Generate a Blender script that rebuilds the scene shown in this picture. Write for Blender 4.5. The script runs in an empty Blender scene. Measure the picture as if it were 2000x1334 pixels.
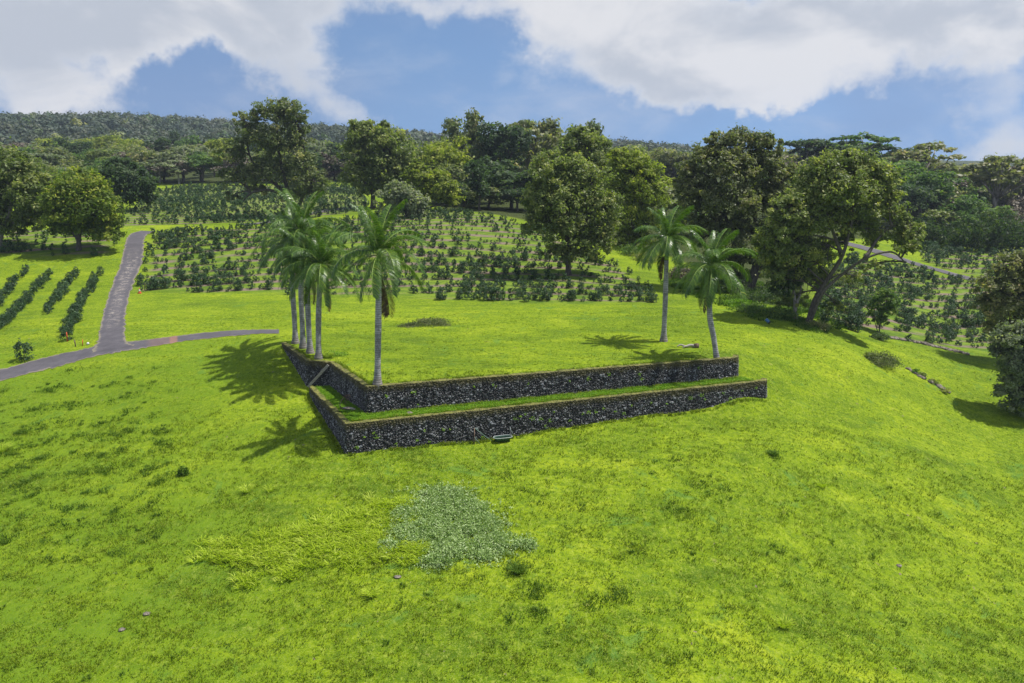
import bpy, math, random
import numpy as np
from mathutils import Vector, Matrix

# ------------------------------------------------------------------ camera, sky, sun, exposure
scene = bpy.context.scene
COL = scene.collection
CAM_H = 15.0
FPX = 1555.0
PITCH = math.atan(327.0 / FPX)
CP, SP = math.cos(PITCH), math.sin(PITCH)
cam_data = bpy.data.cameras.new('camera')
cam_data.lens = FPX / 2000.0 * 36.0
cam_data.sensor_width = 36.0
cam_data.clip_start = 0.5
cam_data.clip_end = 8000.0
cam = bpy.data.objects.new('camera', cam_data)
cam.location = (0, 0, CAM_H)
cam.rotation_euler = (math.pi / 2 - PITCH, 0, 0)
COL.objects.link(cam)
scene.camera = cam

SUN_EL = math.radians(65)
SUN_AZ = math.radians(84)            # clockwise from +Y
sd = bpy.data.lights.new('sun', 'SUN')
sd.energy = 4.6
sd.angle = math.radians(0.55)
sd.color = (1.0, 0.965, 0.90)
sun = bpy.data.objects.new('sun', sd)
sv = Vector((math.sin(SUN_AZ) * math.cos(SUN_EL), math.cos(SUN_AZ) * math.cos(SUN_EL), math.sin(SUN_EL)))
sun.rotation_euler = (-sv).to_track_quat('-Z', 'Y').to_euler()
sun.location = (40, 0, 80)
COL.objects.link(sun)

scene.view_settings.view_transform = 'Standard'
scene.view_settings.look = 'None'
scene.view_settings.exposure = 0.40
scene.view_settings.gamma = 1.0


def pix_dir(px, py):
    yy = (py - 667.0) / FPX
    return (px - 1000.0) / FPX, CP - yy * SP, -SP - yy * CP


def slope(py):
    a, b, c = pix_dir(1000, py)
    return -c / b


def P(px, py, D):
    a, b, c = pix_dir(px, py)
    return np.array([a / b * D, D, CAM_H + c / b * D])


def PZ(px, py, z):
    return P(px, py, (CAM_H - z) / slope(py))


def azel(px, py):
    a, b, c = pix_dir(px, py)
    return math.atan2(a, b), math.atan2(c, math.hypot(a, b))


class NT:
    """small helper for building node trees"""
    def __init__(self, tree):
        self.t = tree
        tree.nodes.clear()

    def n(self, kind, **kw):
        nd = self.t.nodes.new(kind)
        for k, v in kw.items():
            setattr(nd, k, v)
        return nd

    def l(self, a, b):
        self.t.links.new(a, b)

    def put(self, sock, v):
        if isinstance(v, bpy.types.NodeSocket):
            self.l(v, sock)
        elif v is not None:
            sock.default_value = v

    def math(self, op, a, b=None, c=None, clamp=False):
        nd = self.n('ShaderNodeMath', operation=op, use_clamp=clamp)
        for i, v in enumerate((a, b, c)):
            self.put(nd.inputs[i], v)
        return nd.outputs[0]

    def vmath(self, op, a, b=None):
        nd = self.n('ShaderNodeVectorMath', operation=op)
        self.put(nd.inputs[0], a)
        if b is not None:
            self.put(nd.inputs[1], b)
        return nd.outputs['Value'] if op in ('LENGTH', 'DISTANCE', 'DOT_PRODUCT') else nd.outputs[0]

    def smooth(self, v, a, b, c=0.0, d=1.0):
        nd = self.n('ShaderNodeMapRange', interpolation_type='SMOOTHSTEP')
        self.put(nd.inputs[0], v)
        for i, x in enumerate((a, b, c, d)):
            self.put(nd.inputs[1 + i], x)
        return nd.outputs[0]

    def noise(self, vec, scale, detail=4.0, rough=0.55, dist=0.0):
        nd = self.n('ShaderNodeTexNoise')
        if vec is not None:
            self.l(vec, nd.inputs['Vector'])
        nd.inputs['Scale'].default_value = scale
        nd.inputs['Detail'].default_value = detail
        nd.inputs['Roughness'].default_value = rough
        nd.inputs['Distortion'].default_value = dist
        return nd.outputs[0]

    def mix(self, f, a, b, blend='MIX'):
        nd = self.n('ShaderNodeMix', data_type='RGBA', blend_type=blend)
        self.put(nd.inputs[0], f)
        for s, v in ((nd.inputs[6], a), (nd.inputs[7], b)):
            if isinstance(v, (tuple, list)):
                v = (*v[:3], 1.0)
            self.put(s, v)
        return nd.outputs[2]

    def ramp(self, f, stops):
        nd = self.n('ShaderNodeValToRGB')
        cr = nd.color_ramp
        while len(cr.elements) < len(stops):
            cr.elements.new(0.5)
        for e, (p, c) in zip(cr.elements, stops):
            e.position = p
            e.color = (*c, 1.0)
        self.l(f, nd.inputs[0])
        return nd.outputs[0]


def build_world():
    w = bpy.data.worlds.new('World')
    scene.world = w
    w.use_nodes = True
    t = NT(w.node_tree)
    out = t.n('ShaderNodeOutputWorld')
    bg = t.n('ShaderNodeBackground')
    t.l(bg.outputs[0], out.inputs[0])
    bg.inputs[1].default_value = 0.10
    tc = t.n('ShaderNodeTexCoord')
    d = tc.outputs['Generated']
    sep = t.n('ShaderNodeSeparateXYZ')
    t.l(d, sep.inputs[0])
    X, Y, Z = sep.outputs
    # the sky, looked up somewhat above the true direction (deep blue trade-wind sky)
    zz = t.math('ADD', t.math('MULTIPLY', t.math('MAXIMUM', Z, 0.0), 0.8), 0.33)
    cb = t.n('ShaderNodeCombineXYZ')
    t.l(X, cb.inputs[0]); t.l(Y, cb.inputs[1]); t.l(zz, cb.inputs[2])
    nv = t.vmath('NORMALIZE', cb.outputs[0])
    sky = t.n('ShaderNodeTexSky', sky_type='NISHITA')
    sky.sun_disc = False
    sky.sun_elevation = SUN_EL
    sky.sun_rotation = SUN_AZ
    sky.altitude = 300
    sky.air_density = 1.0
    sky.dust_density = 0.3
    sky.ozone_density = 2.0
    t.l(nv, sky.inputs[0])
    skyc = t.mix(1.0, sky.outputs[0], (.95, 1.08, 1.12), 'MULTIPLY')
    # clouds
    az = t.math('ARCTAN2', X, Y)
    el = t.math('ARCSINE', Z)
    pc = t.n('ShaderNodeCombineXYZ')
    t.l(az, pc.inputs[0]); t.l(el, pc.inputs[1])
    wn = t.n('ShaderNodeTexNoise'); wn.inputs['Scale'].default_value = 9.0; wn.inputs['Detail'].default_value = 5.0
    t.l(d, wn.inputs['Vector'])
    wob = t.vmath('MULTIPLY', t.vmath('SUBTRACT', wn.outputs[1], (0.5, 0.5, 0.5)), (0.15, 0.09, 0.0))
    wn2 = t.n('ShaderNodeTexNoise'); wn2.inputs['Scale'].default_value = 26.0; wn2.inputs['Detail'].default_value = 7.0; wn2.inputs['Roughness'].default_value = .6
    t.l(d, wn2.inputs['Vector'])
    wob2 = t.vmath('MULTIPLY', t.vmath('SUBTRACT', wn2.outputs[1], (0.5, 0.5, 0.5)), (0.10, 0.065, 0.0))
    p2 = t.vmath('ADD', t.vmath('ADD', pc.outputs[0], wob), wob2)
    blobs = [  # px, py, rx, ry, weight
        (60, 20, 330, 120, 1.0), (330, 10, 280, 90, 1.0), (540, 40, 190, 95, 1.0), (60, 130, 190, 120, 0.9),
        (150, 190, 120, 60, 0.45), (510, 140, 90, 70, .55), (600, 165, 100, 60, .6), (680, 215, 90, 50, .55), (310, 155, 170, 50, -.6), (860, 150, 210, 100, -.45), (1520, 255, 330, 45, -.4), (1770, 215, 150, 60, -.4),
        (760, -10, 200, 55, .6), (960, 0, 170, 55, .55), (1180, -20, 200, 70, .9),
        (1340, 60, 290, 120, 1.2), (1520, 90, 240, 105, 1.1), (1230, 120, 190, 90, .7), (1420, 150, 200, 70, .8),
        (1075, 75, 70, 40, .55), (1000, 165, 120, 70, .42), (1480, 195, 110, 35, .35), (1170, 240, 160, 40, .22),
        (1800, 10, 300, 90, 1.1), (1980, 50, 230, 90, 1.0), (1690, 160, 60, 35, .5), (1960, 250, 170, 90, .55), (1900, 190, 90, 50, .4),
        (1990, 320, 140, 70, .45), (700, 255, 500, 60, .12)]
    tot = None
    for (px, py, rx, ry, wt) in blobs:
        a0, e0 = azel(px, py)
        v = t.vmath('MULTIPLY', t.vmath('SUBTRACT', p2, (a0, e0, 0)), (FPX / rx * 1.04, FPX / ry * 1.08, 0))
        s = t.smooth(t.vmath('LENGTH', v), 1.35, 0.0, 0.0, wt)
        tot = s if tot is None else t.math('ADD', tot, s)
    # generic cover away from the view
    gen = t.math('MULTIPLY', t.smooth(t.math('ABSOLUTE', az), 0.72, 0.95), 0.55)
    up = t.math('MULTIPLY', t.smooth(el, 0.26, 0.36), 0.55)
    tot = t.math('ADD', tot, t.math('MAXIMUM', gen, up))
    st = t.vmath('MULTIPLY', d, (1.0, 1.0, 2.0))
    f1 = t.noise(st, 11.0, 12.0, 0.6, 0.2)
    f2 = t.noise(st, 3.0, 5.0, 0.5)
    dens = t.math('ADD', tot, t.math('MULTIPLY', t.math('SUBTRACT', f1, 0.5), 1.35))
    cov = t.smooth(dens, 0.10, 1.05)
    veil = t.math('MULTIPLY', t.smooth(t.noise(t.vmath('MULTIPLY', d, (1.0, 1.0, 2.2)), 5.0, 8.0, .6, .3), .46, .78), t.smooth(el, .26, .02, .10, .42))
    cov = t.math('MAXIMUM', t.math('MULTIPLY', cov, 0.97), veil)
    thick = t.smooth(t.math('ADD', dens, t.math('MULTIPLY', t.math('SUBTRACT', f2, 0.5), 1.6)), 0.5, 1.7)
    edge = t.mix(thick, (5.3, 5.5, 5.9), (4.0, 4.3, 4.85))
    f3 = t.noise(st, 4.5, 6.0, 0.55, 0.3)
    cc = t.mix(t.smooth(f3, 0.44, 0.60), edge, (6.0, 6.0, 6.15))
    base = t.mix(t.math('MULTIPLY', t.smooth(f2, 0.35, 0.7), 0.75), skyc, (1.45, 2.4, 4.3))
    fin = t.mix(cov, base, cc)
    t.l(fin, bg.inputs[0])


build_world()

# ------------------------------------------------------------------ generic helpers
RNG = np.random.default_rng(7)
MATS = {}


def link(o, parent=None):
    COL.objects.link(o)
    if parent is not None:
        o.parent = parent
    return o


def tag(o, label=None, cat=None, group=None, kind=None):
    if label: o['label'] = label
    if cat: o['category'] = cat
    if group: o['group'] = group
    if kind: o['kind'] = kind
    return o


def empty(name, loc, label=None, cat=None, group=None, rz=0.0):
    o = bpy.data.objects.new(name, None)
    o.empty_display_size = 0.3
    o.location = tuple(float(c) for c in loc)
    o.rotation_euler = (0, 0, rz)
    COL.objects.link(o)
    return tag(o, label, cat, group)


def mesh_np(name, V, F, mats, attrs=None, smooth=False, fmat=None):
    """V (n,3); F list of index arrays (m,k)"""
    me = bpy.data.meshes.new(name)
    V = np.asarray(V, dtype=np.float32)
    if not isinstance(F, list):
        F = [F]
    F = [np.asarray(f, dtype=np.int32) for f in F if len(f)]
    tot = [np.full(len(f), f.shape[1], dtype=np.int32) for f in F]
    tot = np.concatenate(tot)
    idx = np.concatenate([f.ravel() for f in F])
    me.vertices.add(len(V)); me.vertices.foreach_set('co', V.ravel())
    me.loops.add(len(idx)); me.loops.foreach_set('vertex_index', idx)
    me.polygons.add(len(tot))
    st = np.zeros(len(tot), dtype=np.int32); st[1:] = np.cumsum(tot)[:-1]
    me.polygons.foreach_set('loop_start', st)
    me.polygons.foreach_set('loop_total', tot)
    if fmat is not None:
        me.polygons.foreach_set('material_index', np.asarray(fmat, dtype=np.int32))
    me.update(calc_edges=True)
    me.polygons.foreach_set('use_smooth', np.full(len(tot), bool(smooth)))
    if attrs:
        for k, a in attrs.items():
            at = me.attributes.new(k, 'FLOAT', 'POINT')
            at.data.foreach_set('value', np.asarray(a, dtype=np.float32))
    if not isinstance(mats, (list, tuple)):
        mats = [mats]
    for m in mats:
        me.materials.append(m)
    return me


def obj(name, me, parent=None, loc=None):
    o = bpy.data.objects.new(name, me)
    if loc is not None:
        o.location = tuple(float(c) for c in loc)
    return link(o, parent)


def tube(path, radii, sides=8, cap=True):
    path = np.asarray(path, dtype=float); n = len(path)
    radii = np.broadcast_to(np.asarray(radii, dtype=float), (n,))
    V = []; F = []
    prev = None
    for i in range(n):
        a = path[max(i - 1, 0)]; b = path[min(i + 1, n - 1)]
        d = b - a; d /= (np.linalg.norm(d) + 1e-9)
        if prev is None:
            u = np.cross(d, [0.3, 0.2, 1.0] if abs(d[2]) < .9 else [1.0, 0, 0])
        else:
            u = prev - d * prev.dot(d)
        u /= (np.linalg.norm(u) + 1e-9); prev = u
        v = np.cross(d, u)
        for k in range(sides):
            t = 2 * math.pi * k / sides
            V.append(path[i] + radii[i] * (math.cos(t) * u + math.sin(t) * v))
    for i in range(n - 1):
        for k in range(sides):
            a = i * sides + k; b = i * sides + (k + 1) % sides
            F.append((a, b, b + sides, a + sides))
    V.append(path[0]); V.append(path[-1])
    if cap:
        c0, c1 = len(V) - 2, len(V) - 1
        for k in range(sides):
            F.append((c0, (k + 1) % sides, k, k))
            F.append((c1, (n - 1) * sides + k, (n - 1) * sides + (k + 1) % sides, (n - 1) * sides + (k + 1) % sides))
    return np.array(V), F


class MB:
    def __init__(self):
        self.V = []; self.T = []; self.Q = []; self.n = 0; self.A = []

    def add(self, V, F, tone=0.5):
        V = np.asarray(V, dtype=float)
        self.V.append(V)
        self.A.append(np.broadcast_to(np.asarray(tone, float), (len(V),)))
        for f in F:
            g = []
            for x in f:
                if not g or x != g[-1]: g.append(x)
            if len(g) == 3: self.T.append([x + self.n for x in g])
            elif len(g) == 4: self.Q.append([x + self.n for x in g])
        self.n += len(V)
        return self

    def tube(self, path, radii, sides=8, tone=0.5):
        return self.add(*tube(path, radii, sides), tone=tone)

    def box(self, c, s, R=None, tone=0.5):
        s = np.array(s) / 2
        V = np.array([[x, y, z] for x in (-1, 1) for y in (-1, 1) for z in (-1, 1)]) * s
        if R is not None: V = V @ np.asarray(R).T
        return self.add(V + np.array(c), [(0, 1, 3, 2), (4, 6, 7, 5), (0, 4, 5, 1), (2, 3, 7, 6), (0, 2, 6, 4), (1, 5, 7, 3)], tone)

    def mesh(self, name, mat, smooth=True):
        return mesh_np(name, np.concatenate(self.V), [np.array(self.T).reshape(-1, 3), np.array(self.Q).reshape(-1, 4)], mat,
                       {'tone': np.concatenate(self.A)}, smooth)


def cards(C, size, tone, rng, aspect=0.5, up=0.35, radial=None, rk=1.0):
    """leaf-shaped diamonds at centres C; returns V, F, tone"""
    n = len(C)
    nrm = rng.normal(size=(n, 3))
    if radial is not None:
        nrm += radial * rk
    nrm[:, 2] += up
    nrm /= np.linalg.norm(nrm, axis=1)[:, None]
    t = rng.normal(size=(n, 3)); t -= nrm * (t * nrm).sum(1)[:, None]
    t /= np.linalg.norm(t, axis=1)[:, None]
    s = np.cross(nrm, t)
    sz = (np.asarray(size) * rng.uniform(.65, 1.3, n))[:, None]
    a = t * sz; b = s * sz * aspect
    V = np.stack([C - a, C + b - a * .1, C + a, C - b - a * .1], 1).reshape(-1, 3)
    F = np.arange(n * 4).reshape(n, 4)
    return V, F, np.repeat(tone, 4)

# ------------------------------------------------------------------ materials


def attr(t, name):
    a = t.n('ShaderNodeAttribute'); a.attribute_name = name
    return a.outputs['Fac']


def new_mat(name):
    m = bpy.data.materials.new(name); m.use_nodes = True
    t = NT(m.node_tree)
    out = t.n('ShaderNodeOutputMaterial')
    return m, t, out


def leaf_mat(name, stops, rough=0.55, transl=0.48, spec=0.25, tmul=(1.2, 1.4, 0.5)):
    m, t, out = new_mat(name)
    tone = attr(t, 'tone')
    oi = t.n('ShaderNodeObjectInfo')
    tn = t.math('ADD', tone, t.math('MULTIPLY', t.math('SUBTRACT', oi.outputs['Random'], 0.5), 0.22), clamp=True)
    c = t.ramp(tn, stops)
    b = t.n('ShaderNodeBsdfPrincipled')
    t.l(c, b.inputs['Base Color'])
    b.inputs['Roughness'].default_value = rough
    b.inputs['Specular IOR Level'].default_value = spec
    tr = t.n('ShaderNodeBsdfTranslucent')
    t.l(t.mix(1.0, c, tmul, 'MULTIPLY'), tr.inputs[0])
    mx = t.n('ShaderNodeMixShader'); mx.inputs[0].default_value = transl
    t.l(b.outputs[0], mx.inputs[1]); t.l(tr.outputs[0], mx.inputs[2])
    t.l(mx.outputs[0], out.inputs[0])
    return m


def plain_mat(name, c1, c2, scale=3.0, rough=0.85, bump=0.3, stretch=(1, 1, 1), spec=0.3):
    m, t, out = new_mat(name)
    tc = t.n('ShaderNodeTexCoord')
    v = t.vmath('MULTIPLY', tc.outputs['Object'], stretch)
    nz = t.noise(v, scale, 6.0, 0.65)
    c = t.mix(t.smooth(nz, 0.35, 0.65), c1, c2)
    b = t.n('ShaderNodeBsdfPrincipled')
    t.l(c, b.inputs['Base Color']); b.inputs['Roughness'].default_value = rough
    b.inputs['Specular IOR Level'].default_value = spec
    bp = t.n('ShaderNodeBump'); bp.inputs['Strength'].default_value = bump; bp.inputs['Distance'].default_value = 0.05
    t.l(nz, bp.inputs['Height']); t.l(bp.outputs[0], b.inputs['Normal'])
    t.l(b.outputs[0], out.inputs[0])
    return m


M_LEAF_MANGO = leaf_mat('leaf_mango', [(0, (.06, .095, .018)), (.55, (.155, .215, .03)), (.85, (.33, .35, .05)), (1, (.42, .41, .06))])
M_LEAF_DARK = leaf_mat('leaf_dark', [(0, (0.034, 0.060, 0.029)), (.6, (0.071, 0.114, 0.047)), (1, (0.140, 0.176, 0.070))])
M_LEAF_OLIVE = leaf_mat('leaf_olive', [(0, (0.090, 0.124, 0.034)), (.5, (0.198, 0.242, 0.068)), (.85, (0.360, 0.366, 0.108)), (1, (0.480, 0.448, 0.149))], rough=.5, spec=.4)
M_LEAF_EUC = leaf_mat('leaf_eucalyptus', [(0, (0.084, 0.114, 0.047)), (.5, (0.180, 0.210, 0.081)), (.85, (0.336, 0.324, 0.135)), (1, (0.456, 0.372, 0.162))], rough=.5, spec=.4)
M_LEAF_RUST = leaf_mat('leaf_rust', [(0, (0.091, 0.112, 0.047)), (.5, (0.189, 0.206, 0.081)), (.85, (0.354, 0.319, 0.149)), (1, (0.464, 0.366, 0.176))], rough=.5, spec=.4)
M_LEAF_YELLOW = leaf_mat('leaf_yellow', [(0, (0.115, 0.154, 0.022)), (.5, (0.253, 0.297, 0.042)), (1, (0.483, 0.473, 0.084))])
M_LEAF_GREY = leaf_mat('leaf_grey', [(0, (0.102, 0.135, 0.080)), (.5, (0.214, 0.247, 0.147)), (1, (0.405, 0.405, 0.270))])
M_LEAF_GREEN = leaf_mat('leaf_green', [(0, (0.047, 0.091, 0.027)), (.5, (0.107, 0.183, 0.046)), (1, (0.261, 0.316, 0.069))])
M_LEAF_FAR = leaf_mat('leaf_far', [(0, (.030, .052, .038)), (.35, (.06, .085, .052)), (.6, (.095, .105, .065)), (.8, (.09, .15, .045)), (1, (.26, .26, .07))], transl=.2)
M_LEAF_BROWN = leaf_mat('leaf_brown', [(0, (0.085, 0.068, 0.051)), (.6, (0.152, 0.127, 0.094)), (1, (0.237, 0.195, 0.144))], transl=.1)
M_COFFEE = leaf_mat('leaf_coffee', [(0, (.014, .036, .014)), (.6, (.045, .095, .032)), (.92, (.085, .155, .04)), (1, (.18, .24, .05))], rough=.5, spec=.35, transl=.2)
M_PALM = leaf_mat('leaf_palm', [(0, (.020, .060, .005)), (.5, (.070, .150, .010)), (.85, (.17, .27, .02)), (1, (.34, .36, .05))], rough=.36, spec=.6, transl=.3)
M_PALM_DEAD = leaf_mat('leaf_palm_dead', [(0, (.06, .035, .015)), (.6, (.13, .085, .035)), (1, (.2, .15, .06))], transl=.15)
M_GRASS = leaf_mat('grass_blade', [(0, (.080, .125, .006)), (.45, (.130, .190, .006)), (.8, (.200, .260, .010)), (1, (.31, .34, .05))], transl=.3, rough=.6, spec=.2)
M_TALLGRASS = leaf_mat('grass_tall', [(0, (.26, .36, .010)), (.5, (.38, .48, .02)), (1, (.52, .58, .10))], transl=.35, rough=.5, spec=.3)
M_TUFT = leaf_mat('grass_tuft', [(0, (0.041, 0.090, 0.006)), (.5, (0.077, 0.149, 0.010)), (1, (0.153, 0.225, 0.020))], transl=.3, rough=.6, spec=.2)
M_COVER = leaf_mat('cover_leaf', [(0, (.12, .20, .04)), (.5, (.31, .42, .15)), (1, (.55, .62, .36))], transl=.3, rough=.75, spec=.1)
M_WEED = leaf_mat('weed_leaf', [(0, (.06, .085, .03)), (.5, (.12, .15, .05)), (1, (.22, .22, .09))], transl=.25)
M_WALLWEED = leaf_mat('wall_weed_leaf', [(0, (.08, .18, .01)), (.6, (.18, .32, .02)), (1, (.3, .42, .04))], transl=.3)
M_BARK = plain_mat('bark', (.05, .042, .034), (.12, .105, .085), 2.5, stretch=(3, 3, .8))
M_BARK_PALE = plain_mat('bark_pale', (.16, .14, .12), (.34, .31, .27), 2.0, stretch=(3, 3, .8))
M_WOOD_GREY = plain_mat('grey_wood', (.22, .20, .17), (.42, .39, .35), 5.0, stretch=(1, 6, 6))
M_WOOD_BROWN = plain_mat('brown_wood', (.07, .045, .03), (.2, .14, .1), 4.0)
M_SHAFT = plain_mat('crownshaft', (.16, .24, .07), (.24, .33, .11), 1.2, rough=.45, bump=.05)
M_RACHIS = plain_mat('rachis', (.12, .2, .03), (.22, .3, .05), 3.0, rough=.5, bump=.05)


def palm_trunk_mat():
    m, t, out = new_mat('palm_trunk')
    tc = t.n('ShaderNodeTexCoord')
    sep = t.n('ShaderNodeSeparateXYZ'); t.l(tc.outputs['Object'], sep.inputs[0])
    n1 = t.noise(tc.outputs['Object'], 3.0, 6.0, .6)
    ring = t.math('SINE', t.math('ADD', t.math('MULTIPLY', sep.outputs[2], 38.0), t.math('MULTIPLY', n1, 3.0)))
    r2 = t.smooth(ring, 0.6, 1.0)
    c = t.mix(t.smooth(n1, .35, .62), (.15, .145, .14), (.36, .35, .35))
    c = t.mix(t.math('MULTIPLY', r2, .75), c, (.10, .09, .085))
    low = t.smooth(sep.outputs[2], 1.1, 0.0)
    c = t.mix(t.math('MULTIPLY', low, .55), c, (.15, .11, .075))
    b = t.n('ShaderNodeBsdfPrincipled'); t.l(c, b.inputs['Base Color']); b.inputs['Roughness'].default_value = .75
    bp = t.n('ShaderNodeBump'); bp.inputs['Strength'].default_value = .3; bp.inputs['Distance'].default_value = .03
    t.l(ring, bp.inputs['Height']); t.l(bp.outputs[0], b.inputs['Normal'])
    t.l(b.outputs[0], out.inputs[0])
    return m


M_PTRUNK = palm_trunk_mat()


def simple_mat(name, col, rough=0.5, metal=0.0):
    return plain_mat(name, tuple(c * .8 for c in col), col, 6.0, rough=rough, bump=.05)


# ------------------------------------------------------------------ the lie of the land
def seg_depth(A, B, px):
    """depth where the sight line of column px crosses ground segment A-B"""
    # solve with x/D at the segment's mean row
    lo, hi = 0.0, 1.0
    for _ in range(40):
        m = (lo + hi) / 2
        Q = A * (1 - m) + B * m
        # column of Q
        d = Q - np.array([0, 0, CAM_H])
        f = d[1] * CP - d[2] * SP
        c = 1000 + FPX * d[0] / f
        if (c < px) == (A[0] < B[0]): lo = m
        else: hi = m
    return Q


C0 = PZ(1440, 700, 0); C1 = PZ(716, 757, 0); C2 = PZ(645, 709, 0); C3 = PZ(600, 706, 0); C4 = PZ(551, 671, 0)
ZT_L, ZT_R = -1.95, -1.62
L0 = PZ(1496, 745, ZT_R); L1 = PZ(676, 830, ZT_L); L2 = PZ(605, 759, ZT_L - .1)

ctrl = []


def cz(px, py, z): ctrl.append(PZ(px, py, z))
def cd(px, py, D): ctrl.append(P(px, py, D))


def below(Q, py):
    """ground point straight below wall point Q that shows at row py"""
    s = slope(py)
    ctrl.append(np.array([Q[0], Q[1] - .1, CAM_H - s * (Q[1])]))


below(L1, 884); below(L0, 777)
for px, py in ((800, 872), (900, 862), (1000, 849), (1120, 832), (1250, 812), (1380, 795)):
    below(seg_depth(L1, L0, px), py)
below((L1 + L2) / 2, 822); below(L2 + np.array([.3, -.4, 0]), 775)
below(C3 + np.array([-.2, -.2, 0]), 757); below((C3 + C4) / 2, 712); below(C4, 676)
ctrl.append(np.array([C0[0] + .6, C0[1] + .2, -1.35])); ctrl.append(np.array([C0[0] + 1.5, C0[1] + 3, -.55]))
# front slope
for a in ((1000, 950, -4.9), (1000, 1100, -6.0), (1000, 1334, -7.3), (1400, 900, -4.5), (1400, 1050, -6.2), (1400, 1334, -8.0),
          (700, 950, -4.9), (700, 1100, -6.1), (600, 1334, -7.4), (300, 1334, -7.8), (0, 1334, -8.2), (0, 1100, -7.2), (0, 900, -5.6),
          (0, 790, -4.1), (300, 950, -5.3), (300, 820, -3.7), (300, 740, -2.1), (500, 850, -3.7), (480, 750, -2.0), (500, 690, -.7),
          (420, 700, -1.2), (120, 715, -2.3), (0, 742, -3.0), (230, 672, -1.0), (0, 690, -2.0), (550, 650, -.05), (400, 655, -.5),
          (1600, 850, -4.6), (1700, 900, -5.9), (1700, 1100, -8.2), (2000, 1050, -9.6), (2000, 1334, -10.5), (2000, 870, -8.2), (1850, 800, -6.3),
          (1560, 760, -2.9), (1650, 720, -2.3), (1530, 690, -1.1), (1700, 690, -2.8), (1780, 690, -3.7), (1600, 640, -1.0), (1500, 620, -.2), (1450, 660, -.2),
          (1800, 740, -4.6), (1900, 745, -5.7), (1950, 692, -5.6), (1740, 658, -3.2), (1660, 640, -2.1),
          (900, 660, 0), (700, 640, 0), (1100, 640, 0), (1300, 640, 0), (900, 600, .4), (1300, 600, .5), (1450, 600, .2), (600, 600, .3), (600, 575, .6), (900, 580, .7),
          (250, 600, 0), (300, 570, .5), (100, 610, -.5), (0, 600, -.8), (0, 540, 1.0), (150, 535, 1.3), (220, 540, 1.2)):
    cz(*a)
# orchard slope
for a in ((300, 520, 114), (450, 520, 112), (650, 520, 112), (800, 520, 112), (1000, 520, 113), (800, 470, 125), (1000, 470, 127), (290, 455, 135), (450, 455, 134),
          (650, 440, 143), (900, 420, 152), (1050, 430, 150), (1110, 530, 110), (1250, 560, 102), (1250, 500, 125), (1350, 560, 104), (1400, 520, 128),
          (150, 492, 121), (0, 480, 125), (0, 440, 145), (350, 430, 152), (350, 400, 190), (500, 375, 240), (350, 362, 268), (650, 362, 258), (237, 412, 168), (100, 410, 170), (0, 400, 200),
          (150, 370, 255), (0, 365, 265), (750, 390, 200), (900, 380, 215), (1050, 390, 210), (1200, 420, 190), (1200, 370, 270), (1000, 355, 290), (1350, 430, 190), (1350, 370, 270),
          # right valley
          (1850, 650, 105), (1900, 600, 120), (1700, 590, 106), (1600, 600, 96), (1850, 545, 143), (1700, 520, 145), (1900, 495, 172), (1750, 470, 175), (1600, 470, 160), (1990, 560, 135), (1990, 640, 108),
          (1550, 400, 220), (1650, 370, 240), (1800, 400, 240), (1950, 430, 240), (1900, 385, 290), (1650, 345, 300), (1500, 360, 290), (1780, 365, 300), (1990, 400, 310),
          # ridge
          (0, 320, 430), (300, 315, 430), (600, 325, 430), (900, 340, 430), (1200, 350, 430), (1500, 352, 430), (1800, 372, 430), (2000, 390, 430),
          (0, 246, 800), (300, 252, 800), (600, 262, 820), (800, 276, 840), (1000, 292, 850), (1200, 300, 850), (1330, 303, 850), (1500, 318, 850), (1700, 335, 850), (2000, 352, 850),
          (0, 250, 1200), (600, 270, 1200), (1000, 298, 1200), (1400, 312, 1200), (2000, 355, 1200)):
    cd(*a)
for px in (-500, 2500):
    for (D, z) in ((20, -11), (60, -7), (100, -4), (200, 2), (430, 12), (850, 30)):
        a, b, c = pix_dir(px, 600)
        ctrl.append(np.array([a / b * D, D, z + (6 if px < 0 else -6) * (D / 400)]))
for x in (-25, 0, 25): ctrl.append(np.array([x, 5.0, -10.5])); ctrl.append(np.array([x, -25.0, -13.0]))
ctrl = np.array(ctrl)


def uw(x, y):
    yy = np.maximum(y, -25) + 32.0
    return np.clip(x / yy, -1.3, 1.3), np.log(yy)


cu, cw = uw(ctrl[:, 0], ctrl[:, 1])
PTS = np.stack([cu, cw], 1)


def tps(r2):
    return r2 * np.log(r2 + 1e-12) * 0.5


def _fit():
    n = len(PTS)
    d2 = ((PTS[:, None] - PTS[None]) ** 2).sum(-1)
    K = tps(d2) + np.eye(n) * 2e-5
    Pm = np.concatenate([np.ones((n, 1)), PTS], 1)
    A = np.zeros((n + 3, n + 3)); A[:n, :n] = K; A[:n, n:] = Pm; A[n:, :n] = Pm.T
    b = np.zeros(n + 3)
    # fit the dip below the camera relative to distance so that near and far weigh alike
    sc = (np.maximum(ctrl[:, 1], -25) + 32.0)
    b[:n] = (ctrl[:, 2] - CAM_H) / sc
    return np.linalg.solve(A, b)


WT = _fit()


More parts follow.
